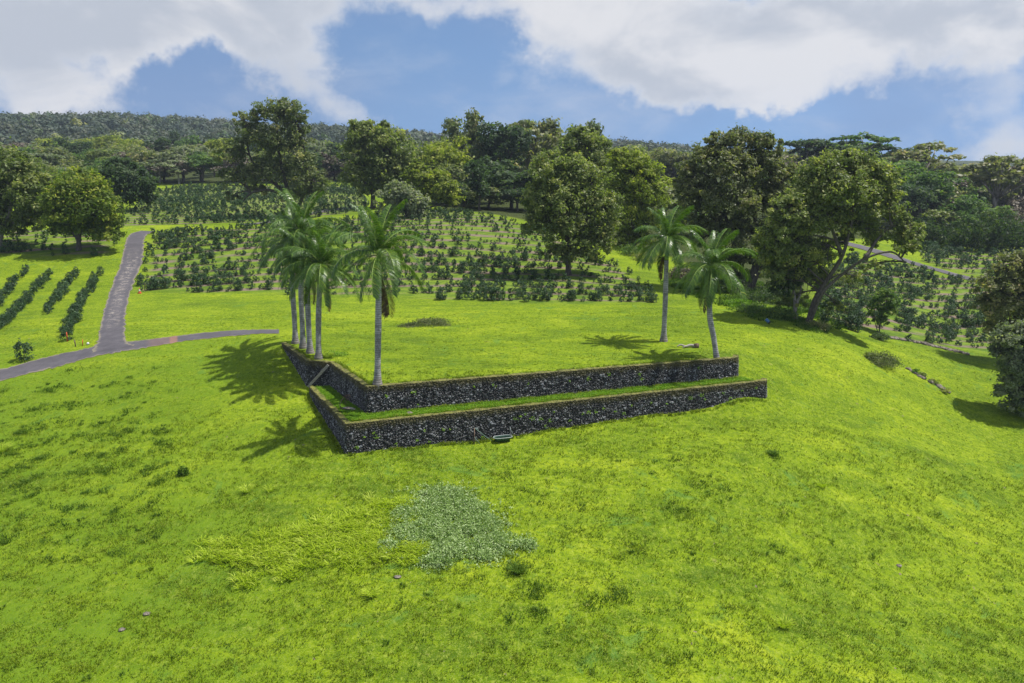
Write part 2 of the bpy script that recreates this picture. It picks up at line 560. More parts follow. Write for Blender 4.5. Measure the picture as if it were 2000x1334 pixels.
def base_h(x, y):
    x = np.asarray(x, float); y = np.asarray(y, float)
    u, w = uw(x, y)
    sh = u.shape
    u = u.ravel(); w = w.ravel()
    out = np.empty(len(u))
    n = len(PTS)
    for i in range(0, len(u), 40000):
        a = u[i:i + 40000]; b = w[i:i + 40000]
        d2 = (a[:, None] - PTS[None, :, 0]) ** 2 + (b[:, None] - PTS[None, :, 1]) ** 2
        out[i:i + 40000] = tps(d2) @ WT[:n] + WT[n] + WT[n + 1] * a + WT[n + 2] * b
    sc = (np.maximum(y.ravel(), -25) + 32.0)
    z = out * sc + CAM_H
    xx = x.ravel(); yy = y.ravel()
    near = np.clip((90 - yy) / 30, 0, 1)
    z += near * (0.07 * np.sin(xx * .55 + 1.3 * np.sin(yy * .21)) * np.sin(yy * .47 + .8) + .04 * np.sin(xx * 1.3 + yy * .9) * np.sin(yy * 1.1 - xx * .4))
    return z.reshape(sh)


def mitres(pts, closed=False):
    """outward (to the right of travel) mitre vectors in plan"""
    n = len(pts); out = []
    for i in range(n):
        ds = []
        if i > 0 or closed:
            d = pts[i][:2] - pts[i - 1][:2]; ds.append(d / np.linalg.norm(d))
        if i < n - 1 or closed:
            d = pts[(i + 1) % n][:2] - pts[i][:2]; ds.append(d / np.linalg.norm(d))
        ns = [np.array([d[1], -d[0]]) for d in ds]
        m = sum(ns); m /= np.linalg.norm(m)
        m /= max(.35, m.dot(ns[0]))
        out.append(np.array([m[0], m[1], 0]))
    return out


# outlines run so that "right of travel" is outside: back-left corner to front-right corner
CR = C0 + np.array([0.3, 0.9, 0])            # short return wall at the right end
UP = [C4, C3, C2, C1, C0, CR]
UPm = mitres(UP)
LR = L0 + np.array([0.25, 0.7, 0])
LO = [L2, L1, L0, LR]
LOm = mitres(LO)
INS = .24
UPin = [p - m * INS for p, m in zip(UP, UPm)]
LOin = [p - m * INS for p, m in zip(LO, LOm)]
UPOLY = np.array([p[:2] for p in UPin] + [[C0[0] + 2.5, C0[1] + 9], [C0[0] - 4, C0[1] + 16], [C4[0] + 8, C4[1] + 13], [C4[0] + .6, C4[1] + 4.5]])
OPEN = [UPOLY[i] for i in range(5, 10)] + [UPOLY[0]]
LPOLY = np.array([p[:2] for p in LOin] + [[C0[0] + 1, C0[1] + .6], C1[:2] + [.5, 1.], C2[:2] + [.6, .6], C3[:2] + [-.15, .1], L2[:2] + [-.35, .75]])


def inside(x, y, poly):
    r = np.zeros(x.shape, bool); n = len(poly)
    for i in range(n):
        x1, y1 = poly[i]; x2, y2 = poly[(i + 1) % n]
        c = ((y1 > y) != (y2 > y)) & (x < (x2 - x1) * (y - y1) / (y2 - y1 + 1e-12) + x1)
        r ^= c
    return r


def dist_line(x, y, pts):
    d = np.full(x.shape, 1e9)
    for i in range(len(pts) - 1):
        a = np.asarray(pts[i])[:2]; b = np.asarray(pts[i + 1])[:2]
        ab = b - a; L2_ = ab.dot(ab) + 1e-12
        t = np.clip(((x - a[0]) * ab[0] + (y - a[1]) * ab[1]) / L2_, 0, 1)
        d = np.minimum(d, np.hypot(x - a[0] - t * ab[0], y - a[1] - t * ab[1]))
    return d


def sstep(a, b, v):
    t = np.clip((v - a) / (b - a), 0, 1)
    return t * t * (3 - 2 * t)


def terr_z(x):
    t = np.clip((x - L1[0]) / (L0[0] - L1[0]), 0, 1)
    return ZT_L + (ZT_R - ZT_L) * t


def height(x, y):
    x = np.asarray(x, float); y = np.asarray(y, float)
    s = x.shape; x = np.atleast_1d(x); y = np.atleast_1d(y)
    z = base_h(x, y)
    nearp = (np.abs(x) < 45) & (y > 40) & (y < 100)
    if nearp.any():
        xx = x[nearp]; yy = y[nearp]; zz = z[nearp].copy()
        il = inside(xx, yy, LPOLY)
        wl = sstep(0.0, 1.2, dist_line(xx, yy, [LPOLY[3], LPOLY[4]]))
        tz = terr_z(xx) + .03 * np.sin(xx * 2.1)
        zz = np.where(il, zz * (1 - wl) + tz * wl, zz)
        iu = inside(xx, yy, UPOLY)
        wu = sstep(0.0, 3.5, dist_line(xx, yy, OPEN))
        pz = .03 * np.sin(xx * .6) * np.sin(yy * .5)
        zz = np.where(iu, zz * (1 - wu) + pz * wu, zz)
        # walls' ends: keep the platform side full height next to the front wall and its return
        z[nearp] = zz
    return z.reshape(s)


def hz(x, y): return float(height(np.array([x]), np.array([y]))[0])


def on_ground(px, py, D0=20.0, D1=1000.0):
    """first meeting of a sight line with the ground"""
    D = np.exp(np.linspace(math.log(D0), math.log(D1), 2500))
    a, b, c = pix_dir(px, py)
    X = a / b * D; Zr = CAM_H + c / b * D
    H = height(X, D)
    k = np.argmax(Zr < H)
    if not (Zr < H).any(): k = len(D) - 1
    if k > 0:
        f0 = Zr[k - 1] - H[k - 1]; f1 = Zr[k] - H[k]
        t = f0 / (f0 - f1 + 1e-12)
        d = D[k - 1] + t * (D[k] - D[k - 1])
    else: d = D[0]
    x = a / b * d
    return np.array([x, d, hz(x, d)])


def project(x, y, z):
    x = np.asarray(x, float); y = np.asarray(y, float); z = np.asarray(z, float) - CAM_H
    f = y * CP - z * SP
    dn = -y * SP - z * CP
    return 1000 + FPX * x / f, 667 + FPX * dn / f


def at_depth(px, D):
    """ground point in column px at depth D"""
    x = (px - 1000) / FPX * D
    for _ in range(4):
        z = hz(x, D)
        f = D * CP - (z - CAM_H) * SP
        x = (px - 1000) / FPX * f
    return np.array([x, D, hz(x, D)])

# ------------------------------------------------------------------ planted fields (regions drawn on the hillside)


def ground_poly(pts):
    return np.array([on_ground(px, py)[:2] for px, py in pts])


F_MID = ground_poly([(262, 571), (420, 574), (560, 576), (760, 581), (900, 588), (1000, 594), (1130, 597), (1290, 592), (1270, 560), (1215, 520), (1120, 478), (1040, 442), (960, 420), (860, 410), (640, 432), (430, 446), (300, 452)])
F_FAR = ground_poly([(215, 445), (300, 441), (560, 433), (720, 412), (715, 364), (560, 361), (360, 363), (300, 372), (262, 400)])
F_LEFT = ground_poly([(-60, 500), (60, 503), (215, 500), (238, 462), (150, 448), (-60, 452)])
F_RIGHT = ground_poly([(1600, 640), (1700, 652), (1800, 672), (1880, 684), (1960, 697), (2060, 660), (2060, 590), (1925, 552), (1790, 520), (1640, 500), (1590, 560)])
F_RIGHT2 = ground_poly([(1795, 508), (1930, 545), (2060, 575), (2060, 500), (1900, 486), (1800, 474)])


ROWSP = 4.1


def row_coord(x, y):
    """distance across the planting rows (rows follow the contour)"""
    return y + 0.0022 * (x + 5) ** 2 * np.where(x < 40, 1, 0.0) + .9 * np.sin(x * .07) + np.where(x > 40, -.35 * (x - 40) + 0.0022 * 45 ** 2, 0)


# ------------------------------------------------------------------ ground mesh
def build_ground():
    u = np.concatenate([np.arange(-1.28, -.25, .0065), np.arange(-.25, .25, .00235), np.arange(.25, 1.281, .0065)])
    w = np.concatenate([np.arange(math.log(14), math.log(79), .007), np.arange(math.log(79), math.log(108), .0025), np.arange(math.log(108), math.log(1500), .008)])
    U, W = np.meshgrid(u, w)
    Y = np.exp(W) - 32.0
    X = U * np.exp(W)
    H = height(X, Y)
    nr, nc = U.shape
    V = np.stack([X.ravel(), Y.ravel(), H.ravel()], 1)
    i = np.arange(nr - 1)[:, None] * nc + np.arange(nc - 1)[None]
    i = i.ravel()
    F = np.stack([i, i + 1, i + nc + 1, i + nc], 1)
    x = X.ravel(); y = Y.ravel()
    orch = np.zeros(len(x))
    for poly in (F_MID, F_FAR, F_LEFT, F_RIGHT, F_RIGHT2):
        ins = inside(x, y, poly)
        d = dist_line(x, y, list(poly) + [poly[0]])
        orch = np.maximum(orch, np.where(ins, sstep(0, 2.0, d), 0))
    lawn_rough = sstep(0, 8, -x - 13 + (y - 50) * -.35) * (y < 75)      # rough unmown slope on the left
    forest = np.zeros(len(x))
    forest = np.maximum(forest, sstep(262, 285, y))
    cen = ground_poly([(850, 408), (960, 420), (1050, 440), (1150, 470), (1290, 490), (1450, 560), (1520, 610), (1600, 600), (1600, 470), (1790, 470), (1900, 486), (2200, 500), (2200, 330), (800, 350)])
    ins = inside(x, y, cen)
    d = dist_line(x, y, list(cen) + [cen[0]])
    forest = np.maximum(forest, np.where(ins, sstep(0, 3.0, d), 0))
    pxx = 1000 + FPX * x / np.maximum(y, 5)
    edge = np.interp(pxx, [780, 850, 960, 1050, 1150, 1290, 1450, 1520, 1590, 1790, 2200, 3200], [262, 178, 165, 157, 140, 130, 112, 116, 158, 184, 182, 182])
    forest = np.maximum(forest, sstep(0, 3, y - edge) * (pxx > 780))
    bank = ground_poly([(1290, 555), (1380, 590), (1480, 628), (1600, 655), (1650, 640), (1600, 600), (1450, 560), (1340, 520)])
    ib = inside(x, y, bank); db = dist_line(x, y, list(bank) + [bank[0]])
    lawn_rough = np.maximum(lawn_rough, np.where(ib, sstep(0, 2.5, db), 0))
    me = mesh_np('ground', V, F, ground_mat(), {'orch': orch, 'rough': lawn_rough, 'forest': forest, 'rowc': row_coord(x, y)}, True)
    o = obj('ground', me)
    tag(o, kind='structure')
    return o


def ground_mat():
    m, t, out = new_mat('ground_mix')
    g = t.n('ShaderNodeNewGeometry')
    p = g.outputs['Position']
    sep = t.n('ShaderNodeSeparateXYZ'); t.l(p, sep.inputs[0])
    flat = t.vmath('MULTIPLY', p, (1, 1, 0.2))
    strip = t.vmath('MULTIPLY', p, (.45, 1, 0.2))
    orch = attr(t, 'orch'); rough_ = attr(t, 'rough'); forest = attr(t, 'forest'); rowc = attr(t, 'rowc')
    big = t.noise(strip, .16, 5, .65, .6)
    med = t.noise(strip, .7, 5, .65, .5)
    sml = t.noise(flat, 3.3, 5, .7, .3)
    tiny = t.noise(flat, 14.0, 3, .7)
    lawn = t.ramp(t.math('ADD', t.math('MULTIPLY', t.noise(flat, .045, 2, .5), .22), t.math('ADD', t.math('MULTIPLY', big, .45), t.math('MULTIPLY', med, .33))),
                  [(.39, (.066, .118, .004)), (.455, (.120, .190, .004)), (.525, (.185, .262, .005)), (.60, (.285, .350, .012))])
    # blade-scale mottling
    lawn = t.mix(t.smooth(sml, .44, .62, 0, .62), lawn, (.065, .118, .008))
    lawn = t.mix(t.smooth(sml, .46, .34, 0, .40), lawn, (.26, .30, .03))
    fine = t.noise(t.vmath('MULTIPLY', p, (3.2, 1.5, .6)), 1.6, 6, .8)
    lawn = t.mix(t.smooth(fine, .52, .66, 0, .55), lawn, (.075, .135, .012))
    lawn = t.mix(t.smooth(fine, .48, .36, 0, .50), lawn, (.31, .36, .06))
    lawn = t.mix(t.smooth(tiny, .5, .68, 0, .55), lawn, (.05, .10, .008))
    lawn = t.mix(t.smooth(tiny, .47, .32, 0, .50), lawn, (.34, .40, .08))
    # blue-green creeping weeds in patches
    wd = t.noise(flat, .32, 5, .7, 1.0)
    lawn = t.mix(t.smooth(wd, .58, .68, 0, .55), lawn, (.085, .185, .035))
    # dry and bare spots
    dry = t.noise(flat, 1.1, 6, .7, .6)
    lawn = t.mix(t.smooth(dry, .64, .72, 0, .6), lawn, (.25, .235, .08))
    soil = t.mix(t.noise(flat, 5.0, 4, .6), (.13, .09, .07), (.26, .20, .165))
    lawn = t.mix(t.smooth(t.noise(flat, 1.9, 3, .5), .735, .765), lawn, soil)
    lawn = t.mix(t.math('MULTIPLY', rough_, t.smooth(med, .42, .6, .15, .65)), lawn, (.105, .185, .012))
    # orchard floor: grass lanes between strips of leaf litter
    jit = t.noise(flat, .35, 3, .5)
    rr = t.math('ADD', t.math('DIVIDE', rowc, ROWSP), t.math('MULTIPLY', t.math('SUBTRACT', jit, .5), .16))
    fr = t.math('ABSOLUTE', t.math('SUBTRACT', t.math('FRACT', rr), .5))
    band = t.smooth(fr, .24, .12)
    pat = t.smooth(t.noise(t.vmath('MULTIPLY', p, (.25, 1, 1)), .55, 5, .65), .40, .52)
    band = t.math('MULTIPLY', band, pat)
    og = t.mix(t.smooth(med, .4, .6), (.085, .145, .016), (.17, .235, .025))
    og = t.mix(t.smooth(sml, .45, .7, 0, .7), og, (.06, .11, .02))
    og = t.mix(t.math('MULTIPLY', band, .95), og, soil)
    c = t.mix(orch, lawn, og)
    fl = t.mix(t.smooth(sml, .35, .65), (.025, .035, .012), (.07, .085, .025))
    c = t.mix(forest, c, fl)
    b = t.n('ShaderNodeBsdfPrincipled'); t.l(c, b.inputs['Base Color'])
    b.inputs['Roughness'].default_value = .9; b.inputs['Specular IOR Level'].default_value = .06
    hgt = t.math('ADD', t.math('MULTIPLY', sml, .6), t.math('MULTIPLY', tiny, .4))
    bp = t.n('ShaderNodeBump'); bp.inputs['Strength'].default_value = .75; bp.inputs['Distance'].default_value = .14
    t.l(hgt, bp.inputs['Height']); t.l(bp.outputs[0], b.inputs['Normal'])
    t.l(b.outputs[0], out.inputs[0])
    return m


build_ground()

# ------------------------------------------------------------------ lanes


def asphalt_mat(name, marks=False, paint=False):
    m, t, out = new_mat(name)
    g = t.n('ShaderNodeNewGeometry'); p = g.outputs['Position']
    e = attr(t, 'edge'); s = attr(t, 'along')
    n1 = t.noise(p, .8, 6, .65); n2 = t.noise(p, 9, 4, .7)
    c = t.mix(t.smooth(n1, .35, .7), (.052, .047, .055), (.088, .079, .088))
    c = t.mix(t.math('MULTIPLY', n2, .4), c, (.125, .115, .12))
    # ragged, dusty, grassy border
    ee = t.math('ADD', e, t.math('MULTIPLY', t.math('SUBTRACT', n1, .5), .5))
    ee2 = t.math('ADD', ee, t.math('MULTIPLY', t.math('SUBTRACT', n2, .5), .3))
    c = t.mix(t.smooth(ee2, .80, .98, 0, .8), c, (.22, .19, .13))
    if marks:   # dusty crossing tracks, worn pale dashes
        v = t.vmath('MULTIPLY', p, (.8, 2.6, 1))
        d = t.noise(v, 1.2, 5, .7, 1.2)
        mid = t.math('MULTIPLY', t.smooth(t.math('ABSOLUTE', t.math('SUBTRACT', e, .25)), .45, .1), t.smooth(t.math('ABSOLUTE', t.math('SUBTRACT', s, .42)), .24, .10))
        c = t.mix(t.math('MULTIPLY', t.math('MULTIPLY', t.smooth(d, .54, .58), mid), .75), c, (.40, .35, .29))
    if paint:
        o_ = t.math('MULTIPLY', t.smooth(t.math('ABSOLUTE', t.math('SUBTRACT', s, .665)), .018, .008), t.smooth(n2, .3, .5))
        c = t.mix(t.math('MULTIPLY', o_, .4), c, (.42, .17, .09))
        o2 = t.smooth(t.math('ABSOLUTE', t.math('SUBTRACT', s, .62)), .05, .02, 0, .18)
        c = t.mix(o2, c, (.32, .15, .09))
    b = t.n('ShaderNodeBsdfPrincipled'); t.l(c, b.inputs['Base Color']); b.inputs['Roughness'].default_value = .88
    bp = t.n('ShaderNodeBump'); bp.inputs['Strength'].default_value = .3; bp.inputs['Distance'].default_value = .02
    t.l(n2, bp.inputs['Height']); t.l(bp.outputs[0], b.inputs['Normal'])
    t.l(b.outputs[0], out.inputs[0])
    return m


def catmull(pts, n):
    pts = np.asarray(pts, float)
    q = np.concatenate([[2 * pts[0] - pts[1]], pts, [2 * pts[-1] - pts[-2]]])
    out = []
    for i in range(len(pts) - 1):
        p0, p1, p2, p3 = q[i:i + 4]
        for k in range(n):
            t = k / n
            out.append(.5 * ((2 * p1) + (-p0 + p2) * t + (2 * p0 - 5 * p1 + 4 * p2 - p3) * t * t + (-p0 + 3 * p1 - 3 * p2 + p3) * t ** 3))
    out.append(pts[-1])
    return np.array(out)


def lane(name, edges, mat, lift, n=26):
    """edges: pairs of pixel points (left edge, right edge) seen on the ground"""
    A = np.array([on_ground(*a)[:2] for a, b in edges]); B = np.array([on_ground(*b)[:2] for a, b in edges])
    A = catmull(A, n); B = catmull(B, n)
    K = 10
    rows = []
    rg = np.random.default_rng(5)
    ja = np.interp(np.arange(len(A)), np.arange(0, len(A), 2), rg.normal(0, .03, len(range(0, len(A), 2))))
    jb = np.interp(np.arange(len(A)), np.arange(0, len(A), 2), rg.normal(0, .03, len(range(0, len(A), 2))))
    V = []; e = []; s = []
    for i in range(len(A)):
        for k in range(K + 1):
            f = k / K
            f2 = f * (1 + jb[i]) + (1 - f) * (-ja[i])
            V.append(A[i] * (1 - f2) + B[i] * f2); e.append(abs(2 * f - 1)); s.append(i / (len(A) - 1))
    V = np.array(V)
    Z = height(V[:, 0], V[:, 1]) + lift
    e = np.array(e)
    V = np.concatenate([V, Z[:, None]], 1)
    i = (np.arange(len(A) - 1)[:, None] * (K + 1) + np.arange(K)[None]).ravel()
    F = np.stack([i, i + 1, i + K + 2, i + K + 1], 1)
    me = mesh_np(name, V, F, mat, {'edge': e, 'along': np.array(s)}, True)
    return tag(obj(name, me), kind='structure')


lane('road', [((-90, 742), (-90, 778)), ((0, 722), (0, 745)), ((90, 698), (90, 722)), ((160, 683), (160, 703)), ((205, 672), (222, 690)), ((270, 666), (275, 681)), ((340, 657), (340, 670)), ((400, 650), (400, 662)), ((470, 645), (470, 655)), ((545, 644), (545, 652))],
     asphalt_mat('asphalt_drive', paint=True), .035)
lane('road', [((178, 690), (262, 676)), ((190, 668), (245, 665)), ((194, 645), (244, 640)), ((202, 610), (247, 605)), ((216, 565), (258, 562)), ((236, 515), (278, 508)), ((243, 480), (281, 478)), ((248, 465), (284, 462)), ((256, 457), (292, 456)), ((275, 451), (305, 452.5))],
     asphalt_mat('asphalt_lane', marks=True), .05)
M_TRACK = asphalt_mat('asphalt_track')
lane('path', [((470, 438), (470, 441)), ((520, 434), (520, 437)), ((560, 428), (560, 431)), ((625, 412), (625, 416)), ((670, 406), (670, 410)), ((700, 403), (700, 406))], M_TRACK, .10)
lane('path', [((1640, 470), (1640, 476)), ((1700, 484), (1695, 491)), ((1740, 496), (1735, 503)), ((1790, 513), (1785, 518)), ((1850, 530), (1846, 535)), ((1920, 547), (1917, 553)), ((1975, 558), (1972, 565))], M_TRACK, .10)

# ------------------------------------------------------------------ dry-laid stone walls


def wall_mat():
    m, t, out = new_mat('lava_stone')
    g = t.n('ShaderNodeNewGeometry'); p = g.outputs['Position']
    tone = attr(t, 'tone'); gap = attr(t, 'gap'); top = attr(t, 'topd'); cap = attr(t, 'cap')
    n1 = t.noise(p, 14, 5, .7); n2 = t.noise(p, 3.5, 5, .6)
    c = t.ramp(tone, [(0, (.006, .005, .004)), (.55, (.014, .013, .012)), (.82, (.055, .053, .052)), (1, (.23, .235, .25))])
    # lichen: pale blotches
    lich = t.math('MULTIPLY', t.smooth(n1, .51, .60), t.smooth(n2, .42, .58))
    c = t.mix(t.math('MULTIPLY', lich, .85), c, (.47, .47, .46))
    c = t.mix(t.smooth(gap, .25, .0), c, (.008, .008, .008))
    # black weather streaks, brown-green moss on top
    n3 = t.noise(t.vmath('MULTIPLY', p, (1.6, 1.6, .35)), 1.0, 5, .7)
    c = t.mix(t.smooth(n3, .50, .64, 0, .75), c, (.010, .010, .010))
    mossd = t.math('ADD', top, t.math('MULTIPLY', t.math('SUBTRACT', n3, .5), 1.1))
    mm = t.smooth(mossd, .62, .12, 0, .85)
    mc = t.mix(n1, (.035, .030, .006), (.10, .085, .012))
    c = t.mix(mm, c, mc)
    tp = t.mix(t.smooth(n2, .35, .65), (.075, .080, .012), (.19, .18, .035))
    c = t.mix(cap, c, tp)
    b = t.n('ShaderNodeBsdfPrincipled'); t.l(c, b.inputs['Base Color']); b.inputs['Roughness'].default_value = .8
    bp = t.n('ShaderNodeBump'); bp.inputs['Strength'].default_value = .7; bp.inputs['Distance'].default_value = .04
    t.l(n1, bp.inputs['Height']); t.l(bp.outputs[0], b.inputs['Normal'])
    t.l(b.outputs[0], out.inputs[0])
    return m


M_WALL = wall_mat()


def cells(s, h, sp, seed):
    """jittered-grid Voronoi: returns F2-F1 and a per-cell random"""
    rg = np.random.default_rng(seed)
    N = 4096
    jx = rg.uniform(.08, .92, (N,)); jy = rg.uniform(.08, .92, (N,)); rv = rg.uniform(0, 1, (N,))
    a = s / sp; b = h / (sp * .82)
    ia = np.floor(a).astype(int); ib = np.floor(b).astype(int)
    f1 = np.full(a.shape, 9.0); f2 = f1.copy(); idv = np.zeros(a.shape)
    for da in (-1, 0, 1):
        for db in (-1, 0, 1):
            k = ((ia + da) * 73 + (ib + db) * 1907) % N
            d = np.hypot(ia + da + jx[k] - a, ib + db + jy[k] - b)
            closer = d < f1
            f2 = np.where(closer, f1, np.minimum(f2, d))
            idv = np.where(closer, rv[k], idv)
            f1 = np.where(closer, d, f1)
    return f2 - f1, idv


def stone_wall(name, label, pts, mit, ztop, zbot, seed, thick=.38, batter=.13):
    origin = np.array([pts[-2][0], pts[-2][1], 0.0])
    VV = []; FF = []; T = []; G = []; TD = []; CA = []; n0 = 0; s0 = 0.0
    st = .055
    for i in range(len(pts) - 1):
        A, B = pts[i], pts[i + 1]; mA, mB = mit[i], mit[i + 1]
        L = np.linalg.norm((B - A)[:2]); ns = max(6, int(L / st)) + 1
        nv = 44
        fs = np.linspace(0, 1, ns); fh = np.linspace(0, 1, nv)
        S, Hh = np.meshgrid(fs, fh, indexing='ij')
        zt = ztop(A, B, S); zb = zbot(A, B, S)
        Z = zt + (zb - zt) * Hh
        bt = batter * (zt - Z) / 2.0
        nrm = np.array([(B - A)[1], -(B - A)[0]]) / L
        X = A[0] + (B - A)[0] * S + (mA[0] * (1 - S) + mB[0] * S) * bt
        Y = A[1] + (B - A)[1] * S + (mA[1] * (1 - S) + mB[1] * S) * bt
        g1, id1 = cells(s0 + S * L + .05 * np.sin(Z * 9), Z + 9 + .04 * np.sin(S * L * 5), .21, seed + i)
        g2, id2 = cells(s0 + S * L, Z + 9, .12, seed + i + 50)
        small = id1 > .62
        g = np.where(small, np.minimum(g1, g2 * .9), g1); idd = np.where(small, id2, id1 / .62)
        fade = np.clip(np.minimum(S, 1 - S) * L / .06, 0, 1)
        bulge = (sstep(0, .35, g) * .075 + (idd - .5) * .04) * fade - .03 * (1 - fade)
        X = X + nrm[0] * bulge; Y = Y + nrm[1] * bulge
        V = np.stack([X, Y, Z], -1)
        # cap rows: slightly uneven turf and moss on top
        rg = np.random.default_rng(seed + 9)
        capv = []
        for q in (0.0, .33, .66, 1.0):
            off = thick * q
            cx = A[0] + (B - A)[0] * fs - (mA[0] * (1 - fs) + mB[0] * fs) * off
            cy = A[1] + (B - A)[1] * fs - (mA[1] * (1 - fs) + mB[1] * fs) * off
            czz = ztop(A, B, fs) + .03 + .025 * np.sin(fs * L * 3.1 + q * 4) + rg.normal(0, .012, ns)
            capv.append(np.stack([cx, cy, czz], -1))
        inn = capv[-1].copy(); inn[:, 2] -= .5
        cap = np.stack([capv[3], capv[2], capv[1], capv[0]], 1)
        allv = np.concatenate([inn[:, None], cap, V], 1)
        m = allv.shape[1]
        VV.append(allv.reshape(-1, 3))
        k = (np.arange(ns - 1)[:, None] * m + np.arange(m - 1)[None]).ravel() + n0
        FF.append(np.stack([k, k + 1, k + 1 + m, k + m], 1))
        one = np.ones((ns, 5))
        T.append(np.concatenate([one * .5, idd], 1).ravel()); G.append(np.concatenate([one, g], 1).ravel())
        TD.append(np.concatenate([one * 0, zt - Z], 1).ravel()); CA.append(np.concatenate([one, np.zeros_like(g)], 1).ravel())
        n0 += ns * m; s0 += L
        if i == len(pts) - 2 or i == 0:      # close the ends
            j = (ns - 1) if i else 0
            E = allv[j, 4:]
            back = E - (nrm[0] * thick, nrm[1] * thick, 0) if False else E - np.array([nrm[0], nrm[1], 0]) * thick
            VV.append(np.stack([E, back], 1).reshape(-1, 3))
            c = np.arange(len(E) - 1) * 2 + n0
            FF.append(np.stack([c, c + 1, c + 3, c + 2], 1))
            ne = len(E) * 2
            T.append(np.full(ne, .5)); G.append(np.ones(ne)); TD.append(np.repeat(E[0, 2] - E[:, 2], 2)); CA.append(np.zeros(ne))
            n0 += ne
    V = np.concatenate(VV) - origin
    me = mesh_np(name, V, np.concatenate(FF), M_WALL, {'tone': np.concatenate(T), 'gap': np.concatenate(G), 'topd': np.concatenate(TD), 'cap': np.concatenate(CA)}, False)
    o = obj(name, me, loc=origin)
    return tag(o, label, 'retaining wall')


def zb_ground(out):
    def f(A, B, S):
        X = A[0] + (B - A)[0] * S; Y = A[1] + (B - A)[1] * S
        d = (B - A)[:2] / np.linalg.norm((B - A)[:2])
        g = height(X + d[1] * out, Y - d[0] * out)
        return np.minimum(g - .25, A[2] - .35)
    return f


stone_wall('stone_wall', 'upper dark lava stone retaining wall edging the raised lawn under the palms', UP, UPm, lambda A, B, S: 0.06 + 0 * S, zb_ground(.45), 3)
stone_wall('stone_wall', 'lower dark lava stone retaining wall below the narrow grass terrace', LO, LOm, lambda A, B, S: terr_z(A[0] + (B - A)[0] * S) + .06, zb_ground(.5), 31)

# ------------------------------------------------------------------ trees


def limb(mb, a, b, r0, r1, rng, sag=.12, n=7, sides=7):
    a = np.asarray(a, float); b = np.asarray(b, float)
    L = np.linalg.norm(b - a)
    t = np.linspace(0, 1, n)[:, None]
    mid = rng.normal(0, .05, 3) * L; mid[2] += sag * L
    path = a + (b - a) * t + mid * (4 * t * (1 - t)) * .6 + rng.normal(0, .012 * L, (n, 3)) * (t * (1 - t) * 4)
    mb.tube(path, np.linspace(r0, r1, n), sides)
    return path


def crown_points(lobes, clumps, per, rng, fill=.72, cr=(.16, .30)):
    """lobes: (centre, (rx,ry,rz)); returns leaf centres, outward vectors, tone and clump centres"""
    vol = np.array([r[0] * r[1] * r[2] for c, r in lobes]) ** .75
    clumps = clumps * 1.9; per = per * .62
    cnt = np.maximum(3, (clumps * vol / vol.sum())).astype(int)
    C = []; R = []; T = []; CC = []
    for (c, r), k in zip(lobes, cnt):
        c = np.asarray(c, float); r = np.asarray(r, float)
        d = rng.normal(size=(k, 3)); d /= np.linalg.norm(d, axis=1)[:, None]
        low = d[:, 2] < -.55
        d[low, 2] *= -rng.uniform(.3, 1, low.sum())
        rad = rng.uniform(fill, 1.03, k) ** 1.0
        rad[rng.random(k) < .22] *= rng.uniform(.3, .8)
        cc = c + d * rad[:, None] * r
        s = rng.uniform(cr[0] * .6, cr[1] * .95, k) * r.mean()
        ct = np.clip(.45 + rng.normal(0, .17, k), 0, 1)
        m = np.maximum(6, (per * rng.uniform(.6, 1.4, k))).astype(int)
        idx = np.repeat(np.arange(k), m)
        q = rng.normal(size=(len(idx), 3)); q /= np.linalg.norm(q, axis=1)[:, None]
        q *= rng.uniform(.25, 1.0, len(idx))[:, None] ** .55
        stray = rng.random(len(idx)) < .14
        q[stray] *= rng.uniform(1.1, 2.2, stray.sum())[:, None]
        q[:, 2] *= .72
        pos = cc[idx] + q * s[idx][:, None]
        C.append(pos); R.append(q * .9 + d[idx] * .4)
        T.append(np.clip(ct[idx] + rng.normal(0, .12, len(idx)), 0, 1)); CC.append(np.concatenate([cc, s[:, None]], 1))
    return np.concatenate(C), np.concatenate(R), np.concatenate(T), np.concatenate(CC)


TREES = []


